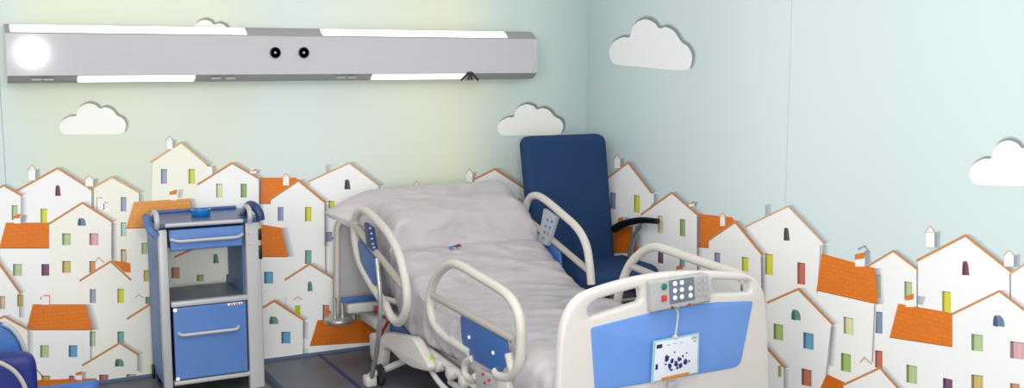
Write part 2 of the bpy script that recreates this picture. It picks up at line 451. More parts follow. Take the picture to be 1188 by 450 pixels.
def cloud(side, x0, y0, x1, y1, slope=0, label=None, dark=(112, 116, 120), al=.75):
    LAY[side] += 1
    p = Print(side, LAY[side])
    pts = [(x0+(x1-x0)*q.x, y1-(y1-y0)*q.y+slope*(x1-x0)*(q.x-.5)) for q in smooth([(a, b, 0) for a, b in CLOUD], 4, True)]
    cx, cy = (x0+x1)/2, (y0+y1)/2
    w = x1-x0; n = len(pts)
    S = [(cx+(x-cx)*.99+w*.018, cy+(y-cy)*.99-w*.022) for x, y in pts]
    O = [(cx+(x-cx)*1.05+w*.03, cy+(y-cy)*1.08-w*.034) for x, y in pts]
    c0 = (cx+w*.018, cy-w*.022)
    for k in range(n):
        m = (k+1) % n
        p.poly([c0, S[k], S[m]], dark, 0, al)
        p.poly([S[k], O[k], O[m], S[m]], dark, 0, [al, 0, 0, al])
    p.poly(pts, (250, 250, 243) if side == 'back' else (246, 247, 246), 2)
    return p.build('cloud', mural_b if side == 'back' else mural_r, label)

B = 'back'
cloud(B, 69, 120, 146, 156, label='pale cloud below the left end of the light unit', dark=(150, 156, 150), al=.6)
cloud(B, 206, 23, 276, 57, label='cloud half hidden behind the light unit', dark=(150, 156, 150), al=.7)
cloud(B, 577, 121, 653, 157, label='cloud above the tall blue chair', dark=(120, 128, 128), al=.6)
# --- back wall, far to near
house(B, (357, 211), (405, 189), (441, 216), 404, [('a', 399.5, 208, 406.5, 219.5, 'archd', True), (381, 233, 388, 246, 'yellow')], line='lightline', lw=2,
      extra=lambda p: p.poly([(378, 191), (385, 190), (385, 203), (378, 204)], 'shade', 0, [.35, .1, .1, .35]), label='white house peeking over the head of the bed')
house(B, (548, 209), (574, 196), (614, 222), 372, [(562, 240, 570, 256, 'yellow'), (584, 240, 592, 256, 'green')], extra=lambda p: (p.chimney(541, 199, 7, 12), p.chimney(598, 233, 9, 9, sh=False)), label='white house beside the tall blue chair')
house(B, (610, 232), (648, 212), (684, 234), 372, [(630, 240, 638, 255, 'lav'), (654, 240, 662, 255, 'yellow'), (630, 290, 638, 304, 'teal')])
house(B, (436, 262), (496, 236), (552, 262), 395, [('a', 490, 255, 500, 266, 'archg'), (470, 290, 480, 303, 'green'), (508, 290, 518, 303, 'blue'), (470, 330, 480, 342, 'ochre')],
      extra=lambda p: p.chimney(479, 215, 8, 20))
house(B, (540, 270), (590, 250), (640, 272), 385, [(566, 290, 575, 303, 'pink'), (600, 290, 609, 303, 'ochre')])
house(B, (376, 281), (412, 263), (444, 281), 404, [(378, 269, 385, 280, 'lav'), (412, 300, 420, 313, 'green')], label='white house half hidden by the head of the bed')
house(B, (16, 223), (67, 195), (108, 221), 345, [('a', 64, 214.5, 70.5, 227, 'archr', True), (47, 242, 54.5, 258, 'yellow')],
      extra=lambda p: (p.chimney(33, 195, 8, 14), p.chimney(99, 206, 9, 10)), label='big white house with a small dark arched window and yellow window')
house(B, (-40, 240), (4, 215), (26, 227), 320, [(13.5, 238, 20.5, 255, 'green')], label='white house cut by the edge of the photo')
house(B, (107, 218), (130, 205), (163, 224), 440, [(140, 228.5, 146.5, 245, 'slate'), (140, 258, 146.5, 274, 'paleteal'), (140, 289, 146.5, 305, 'tan')], wall='ivory', line='lightline',
      extra=lambda p: (p.chimney(113, 229, 8, 14, 'n', False), p.stroke([(112, 246), (112.5, 229), (117, 229), (119, 233), (125, 236)], 1.3, 'lightline'), p.chimney(120, 235, 5, 11, 'n')), label='cream house with slate and tan windows')
house(B, (175, 188), (210, 165), (242, 192), 320, [(186.5, 196, 193.5, 213, 'slate'), (218.5, 196, 226, 213, 'olive')], wall='ivory', line='lightline', dl=-5, dr=4,
      extra=lambda p: (p.chimney(193, 161, 7, 12), p.poly([(238, 192), (246, 192), (246, 206), (238, 210)], 'cream', 2), p.shade((246, 192), (247, 206), 7, 0, .5), p.stroke([(240, 191.5), (247, 193)], 1.5, 'lightline')), label='cream house with slate and olive windows, highest of the row')
roofed(B, ((302, 206), (344, 206), (352, 236), (300, 236)), 345, (), extra=lambda p: (p.chimney(328, 204, 7, 11, 'v', False),), label='orange roof between two white gables', shade=False)
house(B, (229, 214), (269, 189), (302, 208), 330, [(250.5, 213, 258, 229, 'lime'), (279, 213, 286, 229, 'dgreen')], line='line', label='white house with pale lime and green windows above the cabinet',
      extra=lambda p: (p.chimney(290, 196, 7, 5, 'o'), p.shade((300, 208), (300, 235), 3, 0, .7, 5, 'darkline')))
house(B, (312, 232), (346, 209), (378, 235.5), 345, [(322, 240, 328.5, 256, 'lav'), (353.5, 240, 361, 256.5, 'yellow'), (353.5, 290, 361, 306, 'teal')], lw=2.8, dl=-10,
      extra=lambda p: p.shade((376, 236), (377, 322), 3, 0, .7, 5), label='white house with lavender, yellow and teal windows')
roofed(B, ((303, 260), (326, 264), (333.5, 297.5), (300, 297.5)), 360, [(306, 315, 316.5, 328.5, 'blue')], dr=-2, label='orange roof over a blue window beside the cabinet')
house(B, (330, 324.5), (359, 306), (388, 323.5), 404, [('a', 356.5, 326, 362.5, 337.5, 'archg', True), (374, 353.5, 381.5, 371, 'brick')],
      extra=lambda p: (p.poly([(377, 357), (384, 361), (383, 364), (377, 364)], 'flag', 6), p.shade((386, 324), (386, 372), 3, 0, .6, 5)), label='white house with a small green arched window')
house(B, (302, 358), (318, 348.5), (353, 371.5), 416, [('a', 312, 366.5, 322.5, 375.5, 'archg'), (326, 384.5, 336.5, 398, 'blue'), (301.5, 385, 304, 398, 'green')], lw=2.6,
      extra=lambda p: (p.chimney(341, 346, 8, 8, 'v', False), p.poly([(342, 353), (348, 353), (348, 366), (345, 364), (342, 362)], (186, 200, 40), 4), p.shade((351, 372), (351, 412), 3, 0, .6, 5)), label='small white house with a green arch and blue window near the floor')
roofed(B, ((368, 371), (432, 370), (434, 396), (359, 400.5)), 412, [(411, 363, 421, 371, 'gold')], col='roofd', ins=-2, label='orange roof near the floor beside the bed')
# --- left group
roofed(B, ((7, 258), (57, 258), (60.5, 287.5), (-1, 287.5)), 440, [(15, 306, 25.5, 319.5, 'green'), (48, 306, 58.5, 319.5, 'purple')],
       extra=lambda p: (p.chimney(16, 248, 7.5, 11, 'o', False), p.poly([(26, 249), (32, 249), (30, 257), (24, 257)], 'shade', 2, [.5, .3, .3, .5])), label='orange roof with a white chimney over green and purple windows', shade=False)
house(B, (55, 260.5), (95.5, 235), (131, 257.5), 441, [('a', 90, 252.5, 99.5, 261.5, 'arch'), (72, 270.5, 82, 284, 'green'), (103.5, 270.5, 114, 284, 'pink'), (72, 302.5, 82, 316, 'ochre'), (103.5, 302.5, 110.5, 316, 'orange')],
      wall='cream', extra=lambda p: p.shade((129, 258), (129, 300), 3.5, 0, .6, 5), label='cream house with a slate arch, green, pink and ochre windows')
roofed(B, ((155, 234), (219, 230), (226, 262), (146, 264.5)), 437, [(164, 281.5, 170.5, 294.5, 'green'), (166.5, 313, 172, 326, 'ochre')], col='roof2', wall='cream',
       extra=lambda p: (p.chimney(197, 220, 8, 12, 'o', False), p.poly([(207, 220), (213, 219), (211, 229), (206, 229)], 'shade', 2, [.4, .2, .2, .4])), label='pale orange roof behind the cabinet', shade=True)
house(B, (202, 298), (246, 278), (288, 296), 428, [('a', 247, 294, 253.5, 305, 'archg', True), (198.5, 310, 208, 322.5, 'brick'), (228, 318.5, 236, 326, 'grn'), (262, 318, 271, 330, 'blue')], wall='cream', label='cream house seen through the open shelf of the cabinet')
house(B, (92, 325.5), (128, 303), (152, 324.5), 441, [(104, 335, 111, 351, 'slate'), (136, 334.5, 143.5, 351, 'yellow')], wall='cream', line='line', shade=False,
      extra=lambda p: (p.poly([(129, 301.5), (151, 305), (151.5, 316), (144, 315)], 'roof', 2, m='roof'), p.stroke([(111, 303), (114, 298), (118, 302), (121, 304)], 1.1, 'lightline', 3), p.window(140, 290, 146, 303, 'tan')), label='cream house with slate and yellow windows')
house(B, (147, 369.5), (186, 345), (224, 368), 436, [(168.5, 344, 175, 352, 'archg'), (190, 380, 198, 394, 'yellow')], wall='cream', shade=False,
      extra=lambda p: p.stroke([(157, 345), (161, 341), (164, 344), (167, 345)], 1.1, 'lightline', 3), label='cream house half hidden by the cabinet')
house(B, (-26, 290), (-6, 306 - 8), (24, 340), 400, [(20, 341, 26.5, 355, 'gold'), (0, 343, 6, 358, 'tan')], lw=3, label='white house with a steep orange eave at the edge of the photo')
roofed(B, ((38, 352.5), (99, 352.5), (107.5, 382), (30.5, 382)), 441, [(46.5, 400, 56.5, 414, 'green'), (79.5, 400, 89.5, 413.5, 'blue'), (104, 384, 110.5, 401, 'green')],
       extra=lambda p: (p.chimney(48, 342, 9, 11, 'n', False), p.poly([(46.5, 344), (52, 341.5), (58, 342), (58, 353), (54, 353), (54, 346), (47, 347)], 'flag', 4), p.shade((104.5, 383), (104.5, 421), 2.5, 0, .7, 5)), label='orange roof over green and blue windows, above the blue armchair', dr=-2)
house(B, (-24, 379), (5, 366.5), (34, 382.5), 446, [(8, 392, 16, 405, 'pink')], wall='cream', label='white gable behind the blue armchair')
house(B, (95, 423.5), (138.5, 397.5), (161, 411.5), 452, [('a', 133, 415.5, 143.5, 424.5, 'archg'), (115, 434, 125.5, 447, 'rosy'), (146.5, 433.5, 157.5, 447, 'grn')], wall='cream', shade=True,
      extra=lambda p: p.window(136, 384, 143.5, 397, 'teal'), label='cream gable with a green arch, lowest by the floor')
roofed(B, ((44, 440), (110, 438), (118, 452), (38, 456)), None, (), extra=lambda p: (p.chimney(88, 430, 7, 10, 'o'), p.window(80, 435, 86, 440, 'rosy'), p.window(48, 435, 58, 440, 'gold'), p.stroke([(42, 428), (52, 438)], 1.5, 'line')), col='roofd', label='orange roof behind the blue armchair seat', shade=False)

R = 'right'
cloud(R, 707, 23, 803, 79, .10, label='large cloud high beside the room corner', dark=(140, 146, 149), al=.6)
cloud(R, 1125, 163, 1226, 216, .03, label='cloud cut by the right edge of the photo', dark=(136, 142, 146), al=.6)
house(R, (865, 263), (915, 239), (957, 283), 440, [('a', 909.5, 263.5, 916.5, 278.5, 'archd', True, .1), (888, 294, 897, 318, 'yellow', .12), (925.5, 304, 934.5, 329, 'red', .16)], line='lightline', lw=2, dr=-6,
      extra=lambda p: (p.poly([(888, 238), (895, 236), (895, 249), (888, 252)], 'shade', 0, [.4, .15, .15, .4]), p.shade((952, 284), (948, 340), 4, 1, .5, 5)), label='white house with a dark pointed window and red window')
house(R, (690, 218), (729, 188.5), (757, 224.5), 400, [(708.5, 223, 714.5, 242, 'lav', .15), (736, 226, 742.5, 246, 'yellow', .15)], lw=2.3,
      extra=lambda p: (p.chimney(713, 183, 7, 12), p.poly([(754, 223), (759, 225), (759, 234), (754, 240)], 'white', 2), p.shade((759, 225), (759, 236), 6, 0, .5)), label='white house right beside the tall blue chair')
roofed(R, ((711, 262), (734, 263), (740, 293), (708, 293)), 400, (), extra=lambda p: (p.poly([(717, 253), (724, 251.5), (723.5, 256), (717, 257.5)], 'flag', 4), p.poly([(725, 252), (731, 251.5), (731, 256), (725, 257)], 'shade', 2, [.5, .2, .2, .5])), col='roofd', label='orange roof below the chair armrest')
roofed(R, ((811, 248), (850, 252), (872, 292), (808, 286)), 400, (), extra=lambda p: p.chimney(836, 250, 5.5, 12, 'v', False), label='orange roof between two gables on the side wall', shade=False)
house(R, (744, 249), (780, 223.5), (811, 250), 430, [(764, 250, 769.5, 270, 'lime', .1), (789.5, 254, 795.5, 273.5, 'dgreen', .1), (764, 287, 770, 305, 'purple', .12), (789, 290, 795, 309, 'teal', .1)], lw=2.3,
      extra=lambda p: (p.chimney(800, 233.5, 6, 6, 'o'), p.shade((809.5, 251), (809.5, 330), 2, 0, .7, 5), p.poly([(785, 309), (792, 306.5), (793, 312), (785, 313)], 'flag', 6)), label='white house with lime, green, purple and teal windows')
house(R, (821, 279.5), (854, 257), (886, 296.5), 440, [(829.5, 292.5, 836, 305, 'lav', .15), (861.5, 297.5, 868.5, 314, 'yellow', .15), (860, 330, 868, 346, 'teal', .15)], lw=2.8, dl=-6,
      extra=lambda p: (p.shade((883, 297), (884, 345), 4, 1, .6, 5)), label='white house behind the footboard corner')
house(R, (1007, 309), (1037, 291), (1066, 313), 480, [(1050, 326, 1059, 347, 'green', .15), (1016.5, 318, 1022.5, 345, 'green', .1), (1016, 361, 1024.5, 386, 'steelb', .12), (1016, 406, 1024.5, 426, 'red', .12)], lw=2.4, label='white house with green and slate windows on the side wall')
roofed(R, ((954, 294), (1016, 311), (1019, 352.5), (948, 336.5)), 480, [(979.5, 367, 991, 386.5, 'lime', .2), (976.5, 409, 988, 429.5, 'grn', .2)], dl=-2, dr=-4,
       extra=lambda p: (p.chimney(993, 293, 11, 16, 'o', False), p.stroke([(996, 289), (1004, 285), (1009, 292)], 1.4, 'shade'), p.poly([(1004, 290), (1010, 291), (1011, 304), (1005, 308)], 'shade', 2, [.6, .3, .3, .6]),
                        p.shade((1015, 353), (1012, 420), 3, 0, .7, 5)), label='large orange roof with a white chimney on the side wall')
house(R, (1064, 302.5), (1121, 273), (1176, 316.5), 480, [('a', 1117, 302, 1125.5, 318.5, 'archr', True, .1), (1094, 337.5, 1104, 361, 'yellow', .1)], lw=3,
      extra=lambda p: (p.chimney(1075, 267, 10, 20), p.chimney(1166, 294, 11, 15), p.shade((1172, 317), (1172, 350), 8, 1, .75, 5)), label='biggest white house with a small purple arched window')
house(R, (1172, 318), (1206, 296), (1240, 322), 500, [(1196, 330, 1206, 348, 'slate', .15)], line='lightline')
roofed(R, ((1043, 352), (1107, 363), (1112, 403), (1033, 391)), 490, [(1052.5, 422.5, 1065, 443, 'green', .2), (1095, 438, 1108, 458, 'purple', .2)],
       extra=lambda p: (p.chimney(1052, 341, 9, 15, 'o', False), p.poly([(1066, 343), (1075, 344), (1072, 354), (1064, 352)], 'shade', 2, [.5, .3, .3, .5])), label='orange roof with a white chimney over a green window', shade=False)
house(R, (1104, 365), (1160.5, 337.5), (1206, 372), 490, [('a', 1153, 364.5, 1166.5, 377.5, 'steelb', False, .12), (1128, 387, 1141.5, 406, 'green', .12), (1173, 395.5, 1190, 415, 'pink', .12), (1128, 434, 1141.5, 455, 'ochre', .12), (1173, 444, 1184, 462, 'orange', .12)], lw=2.6, label='white house with a slate arch and pink window at the edge of the photo')
house(R, (891, 351), (927.5, 335), (968, 377), 480, [('a', 919, 358, 930, 370, 'archg', False, .15), (898.5, 375, 909.5, 393, 'grn', .17), (933, 385, 945, 403.5, 'blue', .2), (931, 427, 942.5, 446, 'red', .2)], lw=2.6, dr=-9,
      extra=lambda p: p.shade((965, 378), (959, 434), 4, 1, .6, 5), label='white house with a teal arch, blue and red windows by the footboard')
house(R, (872, 388), (886, 398), (912, 427), 480, [(904, 424, 907.5, 437, 'gold')], lw=3, label='low white gable beside the footboard')
roofed(R, ((960, 433.5), (1000, 452), (1000, 470), (952, 452)), 495, (), col='roofd', label='orange roof at the lower edge of the photo', shade=False)
house(R, (978, 447), (1022, 426.5), (1046, 453), 495, [], lw=2.6, extra=lambda p: p.stroke([(999, 420), (1004, 414), (1009, 419), (1013, 422)], 1.3, 'lightline', 3), label='white gable at the lower edge of the photo')

# the print carries on past the edge of the photo
house(R, (1240, 330), (1275, 300), (1320, 338), 520, [(1262, 342, 1272, 364, 'lav', .15), (1290, 347, 1300, 369, 'yellow', .15)])
roofed(R, ((1215, 392), (1290, 404), (1300, 450), (1208, 438)), 560, [(1232, 462, 1246, 484, 'green', .2)])
house(R, (1285, 420), (1350, 380), (1420, 425), 600, [('a', 1342, 414, 1356, 430, 'steelb', False, .12), (1318, 445, 1332, 468, 'pink', .12), (1370, 452, 1384, 475, 'blue', .12)])

# ------------------------------------------------------------------ light unit on the back wall
def make_light_unit():
    x0, x1 = .172, 3.03
    yf, yb = YB-.13, YB
    zt, zb = 1.83, 1.55
    t = thing('bedhead_light_unit', 'long grey wall-mounted bedhead light unit with glowing tubes and two black sockets', 'wall light', ((x0+x1)/2, YB, zb))
    zc, zd = zt-.045, zb+.036
    prof = [(yb, zt), (yf+.07, zt), (yf, zc), (yf, zd), (yf+.055, zb), (yb, zb)]
    mb = MB()
    def strip(lo, hi, a, b, m):
        pass
    b = bmesh.new()
    A = [b.verts.new((x0, y, z)) for y, z in prof]
    C2 = [b.verts.new((x1-(.0 if abs(y-yf) > .01 else 0), y, z)) for y, z in prof]
    for v in C2[:]:
        v.co.x = x1-.035 if v.co.z in (zt, zb) else x1
    n = len(prof)
    fs = []
    for k in range(n): fs.append(b.faces.new([A[k], A[(k+1) % n], C2[(k+1) % n], C2[k]]))
    b.faces.new(A[::-1]); b.faces.new(C2)
    bmesh.ops.recalc_face_normals(b, faces=b.faces[:])
    mb._take(b, M['lamp_body']); body = mb.build('housing', t)
    body.data.materials.append(M['lamp_edge'])
    for f in body.data.polygons:
        if abs(f.normal.z) > .3: f.material_index = 1
    # end cap line
    c = MB(); c.box((x1-.028, yf-.004, zd+.002), (x1+.004, yf+.0, zc-.002), M['lamp_body'], .002); c.build('end_cap', t)
    # glowing tubes in the chamfers
    def glow(px0, px1, top):
        mb = MB(); b = bmesh.new()
        X0 = onY(px0, 60, yf).x; X1 = onY(px1, 60, yf).x
        (ya, za), (yc, zcc) = ((yf+.066, zt-.003), (yf+.004, zc-.003)) if top else ((yf+.003, zd-.002), (yf+.05, zb+.003))
        nrm = Vector((0, -(za-zcc), (ya-yc))).normalized()
        if top: nrm = Vector((0, -.54, .84))
        else: nrm = Vector((0, -.55, -.84))
        prof = []
        for q in range(7):
            f = q/6; p = Vector((0, ya+(yc-ya)*f, za+(zcc-za)*f)) + nrm*(.002+.005*math.sin(PI*f)); prof.append(p)
        rows = [[b.verts.new((X, p.y, p.z)) for p in prof] for X in (X0, X0+.006, X1-.006, X1)]
        for i in (0, 3):
            for v, p in zip(rows[i], prof): v.co -= nrm*.014
        for r0, r1 in zip(rows, rows[1:]):
            for q in range(6): f = b.faces.new([r0[q], r0[q+1], r1[q+1], r1[q]]); f.smooth = True
        bmesh.ops.recalc_face_normals(b, faces=b.faces[:])
        mb._take(b, M['lamp_light']); mb.build('light_tube', t, 'glowing white %s tube' % ('upper' if top else 'lower'))
    glow(12, 289, True); glow(375, 591, True); glow(88, 227, False); glow(432, 543, False)
    for px in (319, 352):
        p = onY(px, 61, yf)
        s = MB(); s.lathe([(.031, -.004), (.033, -.001), (.031, .001)], (p.x, yf, p.z), M['rail_plastic'], 'Y')
        s.lathe([(.02, -.004), (.024, -.012), (.029, -.010), (.029, 0)], (p.x, yf, p.z), M['black'], 'Y')
        o = s.build('socket', t, 'round black wall socket')
        q = MB(); q.lathe([(.006, -.010), (.007, -.008), (.007, -.002)], (p.x, yf, p.z), M['grey_plastic'], 'Y'); q.build('socket_pin', o)
    # small switches and vents on the lower chamfer
    for px in (43, 57, 251, 268, 396, 408):
        p = onY(px, 88, yf+.03)
        MB().box((p.x-.03, yf+.012, zd-.026), (p.x+.02, yf+.022, zd-.014), M['grey_plastic'], .003, rot=Matrix.Rotation(-.58, 3, 'X').to_euler()).build('switch', t)
    p = onY(545, 86, yf)
    h = MB()
    for dx, dz, dy in ((-.055, -.05, .02), (-.012, -.05, 0), (.012, -.05, 0), (.055, -.05, .02)):
        h.tube([(p.x+dx*.1, yf-.006, p.z+.012), (p.x+dx, yf-.006+dy*.4, p.z+dz+.015)], .0065, M['dark'], 8)
    h.build('cord_clip', t, 'dark splayed clip')
make_light_unit()

# ------------------------------------------------------------------ bedside cabinet
def make_cabinet():
    x0, x1, yf, yb = .775, 1.265, 5.19, 5.56
    t = thing('bedside_cabinet', 'blue and silver hospital bedside cabinet with open shelf standing against the back wall', 'cabinet', ((x0+x1)/2, (yf+yb)/2, 0))
    MB().plate(fillet([(yf+.008, .07), (yb, .07), (yb, .85), (yf+.008, .85)], .02), M['cab_side_blue'], .018, lambda u, v, w: (x0+.009+w, u, v)).build('side_panel', t, 'blue outer side panel')
    MB().plate(fillet([(yf+.03, .07), (yb, .07), (yb, .85), (yf+.03, .85)], .02), M['cab_inner'], .02, lambda u, v, w: (x1-.075+w, u, v)).build('side_panel', t)
    MB().box((x0-.002, yf-.012, .03), (x0+.04, yf+.03, .85), M['cab_silver'], .008).build('upright', t, 'narrow silver upright')
    up = MB().plate(fillet([(x1-.075, .0), (x1, .0), (x1, .87), (x1-.075, .87)], [.008, .008, .05, .012]), M['cab_silver'], .05, lambda u, v, w: (u, yf+.012+w, v), bev=.008)
    up.box((x1-.02, yf+.03, .02), (x1, yb-.03, .845), M['cab_silver'], .006)
    o = up.build('upright', t, 'wide silver upright with dark grips')
    for za, zb in ((.762, .822), (.665, .738)):
        MB().box((x1-.014, yf-.016, za), (x1+.006, yf+.06, zb), M['black'], .006).build('grip_slot', o)
    for z in (.80, .745): MB().lathe([(.004, -.018), (.005, -.014), (.005, 0)], (x1-.06, yf, z), M['grey_plastic'], 'Y', 10).build('screw', o)
    # tray top
    tp = MB().plate(fillet([(x0-.02, yf-.02), (x1+.005, yf-.02), (x1+.005, yb+.02), (x0-.02, yb+.02)], .03), M['cab_top'], .022, lambda u, v, w: (u, v, .866+w), bev=.008)
    tp.box((x0+.02, yb-.005, .872), (x1-.03, yb+.018, .893), M['cab_top'], .008)
    top = tp.build('top_tray', t, 'dark blue tray top')
    MB().tube([(x0+.03, yf-.024, .87), (x1-.09, yf-.024, .868)], .0105, M['cab_silver'], 10).build('front_rail', top)
    for xx, s in ((x0-.008, 1), (x1-.055, 1)):
        pts = [(xx, yf-.02, .862), (xx, yf-.035, .89), (xx, yf-.015, .925), (xx, yf+.04, .93), (xx, yf+.11, .905), (xx, yf+.16, .88)]
        MB().tube(smooth(pts, 5), [.013]*26, M['cab_silver'], 10).build('tray_lip', top, 'silver curled lip')
    pts = [(x1+.0, yf-.02, .868), (x1-.005, yf-.02, .90), (x1-.02, yf+.0, .93), (x1-.03, yf+.06, .935), (x1-.02, yf+.16, .912), (x1-.005, yf+.26, .885)]
    MB().tube(smooth(pts, 5), .022, M['navy_bumper'], 12).build('corner_bumper', top, 'navy curled bumper')
    pts = [(x0-.04, yf+.06, .905), (x0-.045, yf+.02, .885), (x0-.035, yf-.01, .855), (x0-.01, yf-.014, .82)]
    MB().tube(smooth(pts, 5), [.014]*16, M['cab_side_blue'], 10, flat=1.4).build('corner_bumper', top, 'blue curled bumper')
    # drawer
    dr = MB().plate(fillet([(x0+.053, .742), (x1-.092, .742), (x1-.092, .785), (x1-.083, .797), (x1-.083, .845), (x0+.048, .845), (x0+.048, .797), (x0+.053, .785)], .004), M['cab_blue'], .03, lambda u, v, w: (u, yf+w, v), bev=.005)
    dr.box((x0+.06, yf+.01, .742), (x1-.1, yb-.04, .84), M['cab_blue'], .004)
    d = dr.build('drawer', t, 'blue drawer front')
    hd = MB().tube(fillet([(x0+.055, yf-.012, .80), (x0+.085, yf-.03, .79), (x1-.115, yf-.03, .79), (x1-.09, yf-.012, .80)], .02, closed=False), .0085, M['cab_silver'], 10); hd.build('handle', d, 'silver bar handle')
    # shelf and crossbars
    MB().box((x0+.02, yf+.02, .468), (x1-.08, yb-.002, .486), M['cab_shelf'], .004).build('shelf', t, 'dark grey open shelf')
    MB().box((x0+.045, yf-.014, .463), (x1-.07, yf+.025, .489), M['cab_silver'], .006).build('crossbar', t)
    MB().box((x0+.045, yf-.014, .07), (x1-.07, yf+.03, .092), M['cab_silver'], .006).build('crossbar', t)
    MB().box((x0+.02, yf+.03, .07), (x1-.08, yb, .088), M['cab_shelf'], .004).build('bottom_panel', t)
    MB().box((x0+.02, yb-.014, .08), (x1-.08, yb, .475), M['cab_inner'], .003).build('back_panel', t)
    # door
    dm = MB().plate(fillet([(x0+.053, .098), (x1-.084, .098), (x1-.084, .459), (x0+.053, .459)], .006), M['cab_blue'], .022, lambda u, v, w: (u, yf-.002+w, v), bev=.004)
    door = dm.build('door', t, 'blue lower door')
    MB().tube(fillet([(x0+.075, yf-.012, .333), (x0+.085, yf-.034, .326), (x1-.135, yf-.034, .326), (x1-.125, yf-.012, .333)], .02, closed=False), .0085, M['cab_silver'], 10).build('handle', door, 'silver bar handle')
    bd = MB(); bd.box((x1-.175, yf-.0155, .446), (x1-.103, yf-.012, .457), M['key_white'], .001)
    for k, (c, w_) in enumerate(((M['red'], .012), (M['ink'], .009), (M['red'], .014), (M['ink_dark'], .008), (M['red'], .008))):
        xx = x1-.165+k*.0125; bd.box((xx, yf-.0165, .4475), (xx+w_*.75, yf-.0153, .4555), c, .0003)
    bd.build('badge', door, 'tiny white and red maker badge')
    for (xx, z) in ((x0+.062, .449), (x0+.062, .104)):
        MB().lathe([(.007, -.018), (.010, -.015), (.010, -.01)], (xx, yf, z), M['key_white'], 'Y', 14).build('hinge_cap', door, 'white hinge cap')
    for (xx, yy) in ((x0+.03, yf+.05), (x0+.03, yb-.04), (x1-.05, yf+.07), (x1-.05, yb-.04)):
        c = MB(); c.tube([(xx, yy, .085), (xx, yy, .05)], .012, M['dark'], 10); c.box((xx-.018, yy-.022, .03), (xx+.018, yy+.03, .06), M['black'], .008)
        o = c.build('castor', t, 'black castor'); MB().lathe([(.03, -.012), (.035, -.008), (.035, .008), (.03, .012)], (xx, yy+.012, .035), M['black'], 'X', 20).build('wheel', o)
    p = onY(178, 438, 5.45)
    MB().box((x0-.012, yb-.08, .03), (x0+.002, yb-.03, .10), M['black'], .006).build('foot_guard', t, 'black guard at the foot of the side panel')
    # blue glass dish on the tray
    p = onZ(233, 250, .877)
    g = MB().lathe([(.03, 0), (.044, .0), (.048, .006), (.05, .02), (.05, .032), (.045, .034), (.041, .030), (.038, .016), (.0, .014)], (p.x, p.y, .8775), M['glass_blue'], 'Z', 32)
    g.build('dish', None, 'small bright blue glass dish on top of the bedside cabinet', 'dish', loc=(p.x, p.y, .8775))
make_cabinet()

